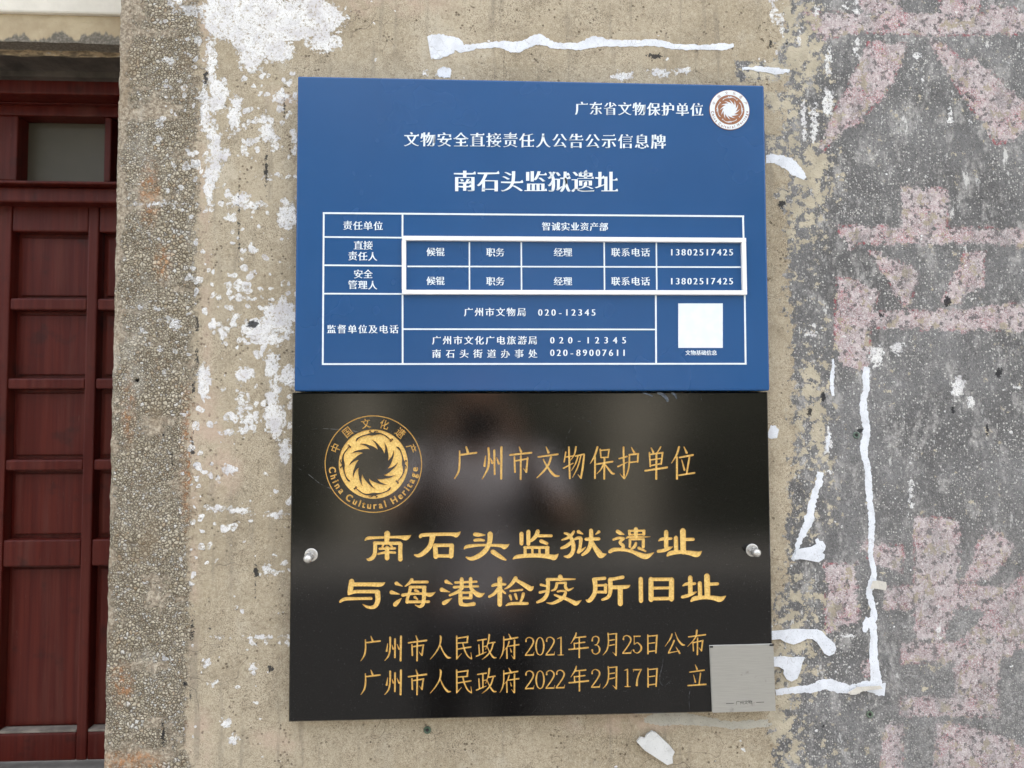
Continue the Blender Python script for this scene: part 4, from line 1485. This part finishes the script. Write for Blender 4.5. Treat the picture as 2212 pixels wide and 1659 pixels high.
M_STEEL = steel_mat("brushed_steel", (.42, .41, .38), .40)
M_CHROME = steel_mat("bolt_steel", (.62, .60, .56), .22)
M_INK = simple("black_ink", (.02, .02, .02), .5)
YQ = YK - .0030
qc = [W(1534, 1396, YQ), W(1670, 1392.6, YQ), W(1675, 1535, YQ), W(1540, 1539, YQ)]
qs = empty("steel_plate", (qc[0].x, YK, qc[2].z), "small square brushed steel plate on the black plaque's lower right corner", "plate")
mb = MB()
mb.add([(p.x, YQ, p.z) for p in qc] + [(p.x, YK - .0001, p.z) for p in qc], [(3, 2, 1, 0), (4, 5, 1, 0), (5, 6, 2, 1), (6, 7, 3, 2), (7, 4, 0, 3), (4, 5, 6, 7)])
o = mb.build("plate", M_STEEL, qs, bevel=.0004)
raised("caption_lettering", spread("广州文物", 1594, 1620.5, 1518, 1516.6, 9.4), M_INK, qs, YQ, h=.0001, ex=-.005, ey=-.005)
bar("caption_rule", (1568.5, 1519.8), (1585, 1519.2), 1.0, YQ, .0001, M_INK, qs)
bar("caption_rule", (1633.5, 1517.3), (1650.5, 1516.6), 1.0, YQ, .0001, M_INK, qs)
M_TAPE = simple("black_tape", (.015, .015, .015), .6)
mb = MB()
quad_px(mb, (1533.5, 1397.2), (1540, 1397), 4, YQ, .0005)
mb.build("black_corner", M_TAPE, qs)
mb = MB()
quad_px(mb, (1662, 1393.4), (1670.5, 1393.2), 4, YQ, .0005)
mb.build("black_corner", M_TAPE, qs)


# ------------------------------------------------------------------ cap nuts
def cap_nut(px, py, tip, label):
    base = W(px, py, YK)
    # aim the shank so that its end shows where the photograph has it
    h = .0255
    end = W(tip[0], tip[1], YK - h)
    ax = (end - base).normalized()
    o_ = empty("cap_nut", base, label, "bolt", "domed cap nuts holding the black plaque")
    m1 = MB().lathe(base, (0, -1, 0), [(.0080, 0), (.0080, .0010), (.0074, .0014), (.0045, .0014)], 32)
    m1.build("washer", M_CHROME, o_)
    m2 = MB().lathe(base + Vector((0, -.0018, 0)), ax, [(.0058, 0), (.0063, .0006), (.0063, .0075), (.0056, .0085)], 6)
    m2.build("nut", M_CHROME, o_, bevel=.0004)
    b3 = base + Vector((0, -.0018, 0)) + ax * .0083
    m3 = MB().lathe(b3, ax, [(.0054, 0)] + [(.0054 * math.cos(t), .006 + .0065 * math.sin(t)) for t in np.linspace(0, 1.45, 9)], 32)
    m3.build("dome", M_CHROME, o_, smooth=True)
    return o_


cap_nut(672.5, 1198.5, (661.0, 1211.5), "shiny domed cap nut at the left edge of the black plaque")
cap_nut(1624.5, 1188.3, (1639.5, 1197.5), "shiny domed cap nut at the right edge of the black plaque")


# ------------------------------------------------------------------ plugs left in the wall
def plug(px, py, r, col, label):
    c = W(px, py, .001)
    o_ = empty("wall_plug", c, label, "wall plug", None)
    m_ = simple("plug_plastic", col, .6, var=.3, scale=300)
    mb_ = MB()
    prof = [(r, .0), (r, .0016), (r * .8, .0022), (r * .45, .0014), (r * .38, -.004)]
    mb_.lathe(c + Vector((0, .001, 0)), (0, -1, 0), prof, 14)
    mb_.build("plug_collar", m_, o_)
    MB().lathe(c + Vector((0, -.0004, 0)), (0, -1, 0), [(r * .42, 0), (r * .42, .0006)], 10).build("plug_hole", M_TAPE, o_)


plug(923, 1577, .0046, (.10, .15, .10), "green plastic plug sunk in the wall under the black plaque")
plug(1850, 940, .0046, (.13, .18, .14), "green plastic plug in grey wall beside the long white strip")
plug(1879, 1543, .0046, (.15, .20, .14), "green plastic plug below the corner of the white outline on grey wall")

# ------------------------------------------------------------------ white strips of old filler and paper stuck to the wall
def strip_mat(name, col, dirt):
    n = NT(name)
    a = n.noise(45, 4, .6)
    c = n.mix(n.ss(a, .4, .75), col, tuple(x * .80 for x in col))
    ck = n.vor(60, 'DISTANCE_TO_EDGE', n.warp(.02, 60))
    c = n.mix(n.mul(n.ss(ck.outputs['Distance'], 0, .03, 1, 0), n.ss(n.noise(28, 3), .5, .6, 0, .55)), c, (.33, .31, .29))
    c = n.mix(n.ss(n.noise(300, 3, .7), .62, .72, 0, dirt), c, (.30, .28, .25))
    c = n.mix(n.ss(n.noise(900, 1), .66, .7, 0, dirt), c, (.12, .11, .10))
    n.bump(n.add(n.mul(a, 1.5), n.mul(n.noise(300, 3), .4)), .0006)
    return n.done(c, .75)


M_STRIP = strip_mat("white_filler", (.74, .76, .80), .5)
M_STRIP2 = strip_mat("dull_filler", (.44, .415, .35), .8)
M_CREAM = strip_mat("cream_paper", (.64, .60, .53), .3)


def relief(x, z):
    x, z = np.array([x]), np.array([z])
    return float((0.0016 * fbm(x * 9, z * 9, 71) + 0.0012 * fbm(x * 60, z * 60, 75, 3))[0])


def strip_mesh(mb, pts, jag=2.0, y=.0, h=.0004, seed=1):
    P = catmull(pts, 14) if len(pts) > 2 else pts
    n = len(P)
    L, Rr, C = [], [], []
    acc_ = 0
    for i in range(n):
        a, b = P[max(0, i - 1)], P[min(n - 1, i + 1)]
        dx_, dy_ = b[0] - a[0], b[1] - a[1]
        l = math.hypot(dx_, dy_) or 1
        acc_ += l / 2
        nx_, ny_ = -dy_ / l, dx_ / l
        w = P[i][2] / 2
        ja = min(jag, w * .7)
        e1 = (float(fbm(np.array([acc_ / 5.]), np.array([seed * 7.3]), 101, 4)[0]) - .5) * 2 * ja * 1.6
        e2 = (float(fbm(np.array([acc_ / 5.]), np.array([seed * 7.3 + 50]), 105, 4)[0]) - .5) * 2 * ja * 1.6
        L.append((P[i][0] + nx_ * (w + e1), P[i][1] + ny_ * (w + e1)))
        Rr.append((P[i][0] - nx_ * (w + e2), P[i][1] - ny_ * (w + e2)))
        C.append((P[i][0], P[i][1]))
    s = len(mb.v)
    for i in range(n):
        lift = float(vnoise(np.array([acc_ / 30. + i / 7.]), np.array([seed * 3.1]), 111)[0]) * .0002
        for q_, yy in ((L[i], .006), (L[i], y - h * .9), (C[i], y - h - lift), (Rr[i], y - h * .9), (Rr[i], .006)):
            w_ = W(q_[0], q_[1], .001)
            mb.v.append((w_.x, yy if yy > .005 else relief(w_.x, w_.z) + yy, w_.z))
    for i in range(n - 1):
        for k_ in range(4):
            a, b = s + i * 5 + k_, s + (i + 1) * 5 + k_
            mb.f.append((a, b, b + 1, a + 1))
    mb.f.append(tuple(s + k_ for k_ in range(5)))
    mb.f.append(tuple(s + (n - 1) * 5 + k_ for k_ in reversed(range(5))))


def strip(name, parts, label, cat="filler strip", mat=None, jag=2.0, seed=1, h=.0003):
    mb_ = MB()
    for j, st in enumerate(parts):
        strip_mesh(mb_, st, jag, 0.0, h + j * .0001, seed + j)
    o_ = mb_.build(name, mat or M_STRIP)
    tag(o_, label, cat)
    return o_


strip("filler_strip", [[(927, 103, 48), (945, 100, 54), (968, 97, 42), (985, 95, 30), (1000, 104, 18), (1030, 100, 12), (1060, 97, 13), (1088, 97, 16), (1112, 102, 24), (1140, 93, 20),
       (1163, 85, 22), (1200, 97, 14), (1250, 99, 16), (1285, 90, 24), (1320, 93, 14), (1370, 94, 14), (1420, 93, 15), (1460, 101, 12), (1520, 102, 11), (1560, 101, 15), (1585, 99, 8)]],
      "long wavy horizontal white filler strip above the blue board", seed=2)
strip("filler_patch", [[(945, 158, 14), (960, 156, 24), (974, 158, 16)]], "small rounded white patch under the left part of the long horizontal strip", "patch", seed=3)
strip("filler_strip", [[(1603, 149, 6), (1640, 149, 10), (1680, 153, 14), (1706, 152, 5)]], "short tapering white streak above the blue board's right corner", seed=4)
strip("filler_strip", [[(1655, 343, 18), (1675, 344, 20), (1700, 352, 26), (1722, 370, 24), (1739, 386, 8)]], "curved white strip sticking out from the blue board's right edge", seed=5)
strip("filler_strip", [[(1800, 775, 4), (1799, 800, 7), (1797, 830, 9), (1799, 855, 5)]], "thin white sliver left of the top of the longest vertical strip", seed=6)
strip("filler_strip", [[(1792, 935, 4), (1790, 950, 8), (1787, 966, 6), (1789, 975, 4)]], "tiny white sliver between the green plug and the blue board", seed=16)
strip("filler_strip", [[(1774, 1020, 12), (1770, 1040, 15), (1764, 1060, 13), (1757, 1085, 14), (1751, 1105, 17), (1748, 1124, 22), (1738, 1145, 16), (1729, 1165, 13), (1722, 1185, 9), (1716, 1205, 9), (1712, 1210, 6)]],
      "slanting beaded white strip above the ragged white patch", seed=7, jag=2.6)
strip("filler_strip", [[(1873, 793, 13), (1870, 815, 16), (1871, 840, 13), (1866, 862, 14), (1866, 890, 17), (1871, 915, 15), (1872, 940, 16), (1866, 965, 18), (1868, 985, 14),
                        (1874, 1010, 12), (1876, 1040, 14), (1879, 1080, 13), (1883, 1120, 14), (1882, 1160, 12), (1882, 1200, 10), (1888, 1235, 12), (1884, 1262, 17), (1877, 1280, 13),
                        (1886, 1310, 13), (1888, 1330, 14), (1884, 1345, 16), (1888, 1370, 15), (1887, 1410, 18), (1889, 1440, 20), (1893, 1470, 24), (1896, 1492, 34)],
                       [(1880, 1338, 20), (1871, 1352, 14), (1869, 1366, 8)]],
      "longest white strip running down the grey painted wall", seed=8)
strip("filler_strip", [[(1676, 1496, 13), (1720, 1490, 14), (1755, 1487, 18), (1785, 1478, 24), (1815, 1486, 24), (1840, 1488, 17), (1872, 1482, 22), (1896, 1488, 26), (1912, 1490, 28)]],
      "white strip along the bottom of the outline, right of the steel plate", seed=9)
strip("filler_patch", [[(1661, 930, 24), (1672, 934, 30), (1681, 936, 16)]], "small round white patch at the black plaque's upper right edge", "patch", seed=12)
strip("dull_strip", [[(1392, 1556, 10), (1425, 1554, 26), (1470, 1552, 28), (1520, 1558, 20), (1570, 1566, 16), (1610, 1566, 18), (1660, 1562, 14)]],
      "dull grey white streak along the wall just under the black plaque", mat=M_STRIP2, seed=13, h=.0002)
strip("dull_strip", [[(1605, 1514 + 52, 6), (1640, 1568, 8), (1668, 1564, 6)]], "faint pale smear under the steel plate", mat=M_STRIP2, seed=14, h=.0002)


def slab_piece(name, P, y0, th_, mat, label, cat, curl=None):
    """thick chip with a traced outline, top face tilted or curled"""
    mb_ = MB()
    vs = [Vector(p) for p in P]
    r = geometry.delaunay_2d_cdt(vs, [], [list(range(len(vs)))], 1, 1e-5)
    cx = sum(p[0] for p in P) / len(P)
    top, bot = [], []
    for v in r[0]:
        c_ = curl(v.x, v.y) if curl else 0
        w = W(v.x, v.y, y0)
        top.append((w.x, y0 - th_ - c_, w.z))
        bot.append((w.x, y0 - c_, w.z))
    n = len(top)
    fs = []
    es = set()
    for f in r[2]:
        a = sum(r[0][f[i]].x * r[0][f[(i + 1) % 3]].y - r[0][f[(i + 1) % 3]].x * r[0][f[i]].y for i in range(3))
        f = tuple(f) if a < 0 else tuple(reversed(f))
        fs.append(f)
        fs.append(tuple(i + n for i in reversed(f)))
        for i in range(3):
            es.add((f[i], f[(i + 1) % 3]))
    for a, b in es:
        if (b, a) not in es:
            fs.append((a, a + n, b + n, b))
    mb_.add(top + bot, fs)
    o_ = mb_.build(name, mat)
    tag(o_, label, cat)
    return o_


slab_piece("filler_patch", [z6(*p) for p in [(236, 520), (262, 515), (320, 505), (345, 490), (338, 470), (352, 460), (362, 475), (378, 475), (393, 500), (388, 520), (375, 535), (388, 545), (385, 565), (355, 585), (320, 578), (290, 572), (260, 568), (240, 572), (220, 565), (228, 550), (236, 540)]],
           .0012, .0016, M_STRIP, "ragged white patch at the foot of the slanting strip, right of the right cap nut", "patch")
slab_piece("filler_strip", [z6(*p) for p in [(100, 945), (180, 938), (240, 932), (300, 936), (350, 935), (375, 945), (400, 975), (415, 985), (440, 1010), (447, 1035), (438, 1060), (410, 1073), (385, 1060), (370, 1035), (350, 1005), (325, 985), (295, 983), (262, 1000), (225, 1014), (180, 1000), (155, 985), (100, 990)]],
           .0012, .0016, M_STRIP, "white hook shaped strip beside the upper right of the steel plate", "filler strip")
slab_piece("filler_patch", [z6(*p) for p in [(100, 1080), (180, 1076), (225, 1082), (240, 1078), (285, 1080), (270, 1110), (262, 1150), (245, 1190), (215, 1206), (190, 1195), (172, 1165), (175, 1145), (150, 1130), (100, 1125)]],
           .0012, .0016, M_STRIP, "white wedge shaped patch right of the steel plate's middle", "patch")
slab_piece("plaster_chip", [(1373, 1597), (1380, 1588), (1391, 1590), (1395, 1583), (1406, 1576), (1416, 1580), (1430, 1594), (1445, 1608), (1456, 1622), (1451, 1632), (1452, 1646), (1440, 1650), (1425, 1640), (1408, 1628), (1390, 1616)],
           .001, .0035, strip_mat("chip_white", (.66, .655, .63), .35), "thick white rectangular chip of filler under the black plaque", "chip",
           lambda x, y: .004 * max(0, 1 - (x - 1373) / 60))
slab_piece("paper_flap", [(1883, 1254), (1893, 1253), (1906, 1254), (1907, 1262), (1906, 1272), (1895, 1271), (1886, 1270), (1878, 1271)],
           .0, .0006, M_CREAM, "small curled cream paper flap on the long white strip", "paper",
           lambda x, y: .002 + .007 * max(0, (x - 1880) / 28) ** 2)
slab_piece("paper_flap", [(1830, 1495), (1850, 1483), (1880, 1481), (1900, 1480), (1905, 1486), (1895, 1488), (1880, 1489), (1862, 1492), (1848, 1499), (1836, 1500)],
           -.0012, .0005, M_CREAM, "lifted cream paper edge at the corner of the white outline", "paper",
           lambda x, y: .0015)

# sag of dried glue over the black plaque's top edge
mb = MB()
for st in ([(1420, 848, 4), (1432, 853, 7), (1440, 861, 6), (1442, 868, 3)], [(1450, 848, 3), (1458, 853, 5), (1462, 862, 2)], [(1388, 849, 2), (1400, 852, 3), (1410, 856, 2)]):
    P = stroke_outline(st, 4)
    vs = [Vector(p) for p in P]
    r = geometry.delaunay_2d_cdt(vs, [], [list(range(len(vs)))], 1, 1e-5)
    mb.add([(W(v.x, v.y, YK).x, YK - .0004, W(v.x, v.y, YK).z) for v in r[0]], [tuple(f) for f in r[2]])
mb.build("glue_smear", simple("dried_glue", (.10, .12, .15), .5, var=.4, scale=200), pl)

# ------------------------------------------------------------------ across the yard, out of view: added for the polished faces to mirror
M_ROAD = simple("asphalt", (0.030, 0.030, 0.030), .9, var=.2, scale=8, bumpd=.003)
r_ = MB().box(-14, 14, -6.2, -1.9, 0.0, .004).build("road", M_ROAD)
tag(r_, kind="structure")


def leaf_mat(name, a, b):
    n = NT(name)
    k = n.noise(3, 3)
    n.b.inputs["Subsurface Weight"].default_value = 0.0
    return n.done(n.mix(n.ss(k, .35, .65), a, b), .55)


M_LEAF = leaf_mat("tree_leaves", (.035, .06, .018), (.075, .11, .035))
M_HEDGE = leaf_mat("hedge_leaves", (.022, .038, .014), (.045, .07, .025))
M_BARK = simple("bark", (.09, .07, .05), .9, var=.3, scale=20, bumpd=.01, bscale=30)
M_YARD = simple("yard_wall_plaster", (.62, .57, .46), .85, var=.1, scale=4)
M_COPING = simple("coping_stone", (.3, .29, .27), .9)


def leaves(centres, radii, per, size, squash=.75):
    rg = np.random.default_rng(int(abs(centres[0][0]) * 97) + per)
    V_, F_ = [], []
    for c, r in zip(centres, radii):
        d = rg.normal(size=(per, 3))
        d /= np.linalg.norm(d, axis=1)[:, None]
        p = np.array(c) + d * (r * (.35 + .65 * rg.random((per, 1)) ** .5)) * np.array([1, 1, squash])
        a = rg.normal(size=(per, 3))
        a /= np.linalg.norm(a, axis=1)[:, None]
        b = np.cross(a, rg.normal(size=(per, 3)))
        b /= np.linalg.norm(b, axis=1)[:, None]
        sz = size * (.6 + .8 * rg.random((per, 1)))
        q_ = np.stack([p - a * sz, p + b * sz * .45, p + a * sz, p - b * sz * .45], 1).reshape(-1, 3)
        V_.append(q_)
    V_ = np.concatenate(V_)
    n_ = len(V_) // 4
    F_ = [(4 * i, 4 * i + 1, 4 * i + 2, 4 * i + 3) for i in range(n_)]
    mb_ = MB()
    mb_.v, mb_.f = [tuple(p) for p in V_], F_
    return mb_


def limb(mb_, a, b, r0, r1):
    a, b = Vector(a), Vector(b)
    mb_.lathe(a, b - a, [(r0, 0), ((r0 + r1) / 2 * .97, (b - a).length / 2), (r1, (b - a).length)], 10)


def tree(x, y, h, label, sd_):
    rg = random.Random(sd_)
    t_ = empty("broadleaf_tree", (x, y, 0), label, "tree", "unseen trees across the yard")
    mb_ = MB()
    limb(mb_, (x, y, 0), (x + .1, y, h * .42), .20, .13)
    cs, rs = [], []
    for k_ in range(7):
        a = k_ * 2.4 + rg.random()
        e = (x + math.cos(a) * h * .2, y + math.sin(a) * h * .2, h * (.5 + .08 * k_))
        limb(mb_, (x + .1, y, h * .38), e, .07, .03)
        cs.append(e)
        rs.append(h * (.15 + .06 * rg.random()))
    mb_.build("trunk", M_BARK, t_)
    leaves(cs, rs, 900, .09).build("crown", M_LEAF, t_)


def hedge(x0, x1, y, h, label):  # dark unseen mass added for reflections; its gaps leave the bright patches
    cs, rs = [], []
    x = x0 + .25
    while x < x1 - .2:
        for z in np.arange(.25, h, .4):
            cs.append((x, y + random.uniform(-.1, .1), z))
            rs.append(.34)
        x += .42
    o_ = leaves(cs, rs, 170, .055, 1.0).build("hedge", M_HEDGE)
    tag(o_, label, "hedge", "unseen hedges added across the yard")


yw = empty("yard_wall", (0, -8.2, 0), "unseen pale plastered yard wall with stone coping, added for reflections opposite the red doorway", "wall")
MB().box(-12, 12, -8.35, -8.1, 0, 2.15).build("wall_panel", M_YARD, yw)
MB().box(-12, 12, -8.42, -8.03, 2.151, 2.23).build("coping", M_COPING, yw, bevel=.01)
hedge(-11, -1.62, -7.6, 2.3, "unseen dark hedge, added for reflections, in front of the yard wall, left stretch seen from the wall")
hedge(-1.05, 1.75, -7.6, 2.3, "unseen dark hedge, added for reflections, in front of the yard wall, middle stretch")
hedge(2.35, 11, -7.6, 2.3, "unseen dark hedge, added for reflections, in front of the yard wall, right stretch seen from the wall")
for x, y, h, l, sd_ in [(-6.5, -9.6, 7.0, "tall leafy tree behind the left end of the yard wall", 1), (-2.2, -10.2, 6.2, "leafy tree behind the yard wall, left of its middle", 2),
                        (1.6, -9.8, 7.4, "tallest leafy tree, behind the middle of the yard wall", 3), (5.6, -10, 6.4, "leafy tree behind the right part of the yard wall", 4)]:
    tree(x, y, h, l, sd_)


# ------------------------------------------------------------------ the person taking the picture (seen only as a reflection)
def skin_obj(name, nodes, edges, mat, parent, lv=2):
    me_ = bpy.data.meshes.new(name)
    off = Vector(parent.location)
    me_.from_pydata([tuple(Vector(p[:3]) - off) for p in nodes], edges, [])
    me_.materials.append(mat)
    o_ = bpy.data.objects.new(name, me_)
    COL.objects.link(o_)
    o_.parent = parent
    m = o_.modifiers.new("skin", 'SKIN')
    m.use_smooth_shade = True
    if not me_.skin_vertices:
        bpy.context.view_layer.objects.active = o_
    sv = me_.skin_vertices[0].data if me_.skin_vertices else me_.attributes
    for i, p in enumerate(nodes):
        r = p[3] if isinstance(p[3], tuple) else (p[3], p[3])
        sv[i].radius = r
        sv[i].use_root = (i == 0)
    s_ = o_.modifiers.new("subsurf", 'SUBSURF')
    s_.levels = lv
    s_.render_levels = lv
    return o_


M_SKIN = simple("skin", (.46, .27, .18), .5, var=.05)
M_SHIRT = simple("pale_shirt", (.74, .71, .76), .8, var=.05, scale=12)
M_TROUS = simple("dark_trousers", (.03, .032, .04), .85)
M_HAIR = simple("black_hair", (.012, .011, .010), .5)
M_SHOE = simple("shoe_leather", (.03, .025, .02), .5)
per = empty("person", (0, -1.42, 0), "person in a pale shirt and dark trousers raising a phone in both hands", "person")
# pelvis first (root)
N = [(0, -1.44, .93, (.135, .10)), (0, -1.44, 1.08, (.125, .09)), (0, -1.43, 1.25, (.15, .10)), (0, -1.42, 1.37, (.13, .085)), (0, -1.41, 1.45, .055), (0, -1.385, 1.50, .052),
     (0, -1.365, 1.56, (.066, .080)), (0, -1.37, 1.63, (.072, .090)), (0, -1.38, 1.685, (.060, .075)),
     (-.17, -1.41, 1.385, .058), (-.235, -1.28, 1.27, .043), (-.225, -1.15, 1.235, .038), (-.15, -1.04, 1.37, .030), (-.098, -.975, 1.475, .024),
     (.17, -1.41, 1.385, .058), (.25, -1.29, 1.26, .043), (.25, -1.17, 1.22, .038), (.165, -1.05, 1.36, .030), (.104, -.975, 1.475, .024),
     (-.10, -1.44, .86, .088), (-.11, -1.43, .50, .058), (-.12, -1.45, .10, .040), (-.12, -1.42, .05, .04), (-.125, -1.30, .035, .032),
     (.10, -1.44, .86, .088), (.11, -1.42, .50, .058), (.12, -1.44, .10, .040), (.12, -1.41, .05, .04), (.125, -1.29, .035, .032)]
Ed = [(0, 1), (1, 2), (2, 3), (3, 4), (4, 5), (5, 6), (6, 7), (7, 8), (3, 9), (9, 10), (10, 11), (11, 12), (12, 13), (3, 14), (14, 15), (15, 16), (16, 17), (17, 18),
      (0, 19), (19, 20), (20, 21), (21, 22), (22, 23), (0, 24), (24, 25), (25, 26), (26, 27), (27, 28)]
skin_obj("body", N, Ed, M_SKIN, per)


def grow(ids, edges, k_, name, mat, over={}):
    mp_ = {j: i for i, j in enumerate(ids)}
    nn = []
    for j in ids:
        p = over.get(j, N[j])
        r = p[3] if isinstance(p[3], tuple) else (p[3], p[3])
        nn.append((p[0], p[1], p[2], (r[0] + k_, r[1] + k_)))
    return skin_obj(name, nn, [(mp_[a], mp_[b]) for a, b in edges], mat, per)


grow([1, 0, 2, 3, 9, 10, 14, 15], [(1, 0), (1, 2), (2, 3), (3, 9), (9, 10), (3, 14), (14, 15)], .016, "shirt", M_SHIRT)
grow([0, 19, 20, 21, 24, 25, 26], [(0, 19), (19, 20), (20, 21), (0, 24), (24, 25), (25, 26)], .014, "trousers", M_TROUS)
skin_obj("hair", [(0, -1.39, 1.70, (.075, .088)), (0, -1.41, 1.64, (.076, .075)), (0, -1.42, 1.58, (.055, .05))], [(0, 1), (1, 2)], M_HAIR, per)
skin_obj("nose", [(0, -1.285, 1.60, .012), (0, -1.270, 1.575, .014)], [(0, 1)], M_SKIN, per, 1)
for sx in (-1, 1):
    MB().lathe((sx * .032, -1.292, 1.612), (0, 1, 0), [(.001, -.006), (.011, -.003), (.013, .004)], 14).build("eye", M_HAIR, per)
    skin_obj("ear", [(sx * .076, -1.375, 1.625, (.008, .016)), (sx * .078, -1.375, 1.59, (.008, .012))], [(0, 1)], M_SKIN, per, 1)
    skin_obj("shoe", [(sx * .12, -1.45, .05, .05), (sx * .122, -1.38, .045, .047), (sx * .126, -1.27, .035, .038)], [(0, 1), (1, 2)], M_SHOE, per, 1)
    # hand: palm behind the phone's end, four fingers over its back, thumb in front of the screen side
    px_, py_, pz_ = sx * .098, -.972, 1.482
    HN = [(px_, py_, pz_, (.020, .030)), (sx * .094, -.955, 1.515, (.018, .034))]
    HE = [(0, 1)]
    for q_, (dz_, L_) in enumerate([(.034, .9), (.016, 1.0), (-.002, .94), (-.020, .78)]):
        b_ = len(HN)
        HN += [(sx * .092, -.942, 1.520 + dz_ * .9, .0095), (sx * .090, -.9145 - .004, 1.522 + dz_, .0088), (sx * (.086 - .018 * L_), -.9118 - .004, 1.523 + dz_, .008), (sx * (.084 - .036 * L_), -.912 - .004, 1.523 + dz_, .007)]
        HE += [(1, b_), (b_, b_ + 1), (b_ + 1, b_ + 2), (b_ + 2, b_ + 3)]
    b_ = len(HN)
    HN += [(sx * .092, -.965, 1.498, .012), (sx * .075, -.955, 1.505, .010), (sx * .055, -.949, 1.515, .009)]
    HE += [(0, b_), (b_, b_ + 1), (b_ + 1, b_ + 2)]
    skin_obj("hand", HN, HE, M_SKIN, per, 1)
ph_ = empty("mobile_phone", (0, -.93, 1.515), "black phone held level in both hands of the person in the pale shirt", "phone")
MB().box(-.082, .078, -.942, -.928, 1.488, 1.562).build("phone_body", M_INK, ph_, bevel=.003)
MB().box(-.079, .075, -.9424, -.9421, 1.491, 1.559).build("screen", M_GLASS, ph_)
MB().lathe((0, -.928, 1.55), (0, 1, 0), [(.008, 0), (.008, .002), (.006, .002)], 20).build("lens", M_INK, ph_)


bpy.data.objects.remove(_FO)
bpy.data.curves.remove(_FC)
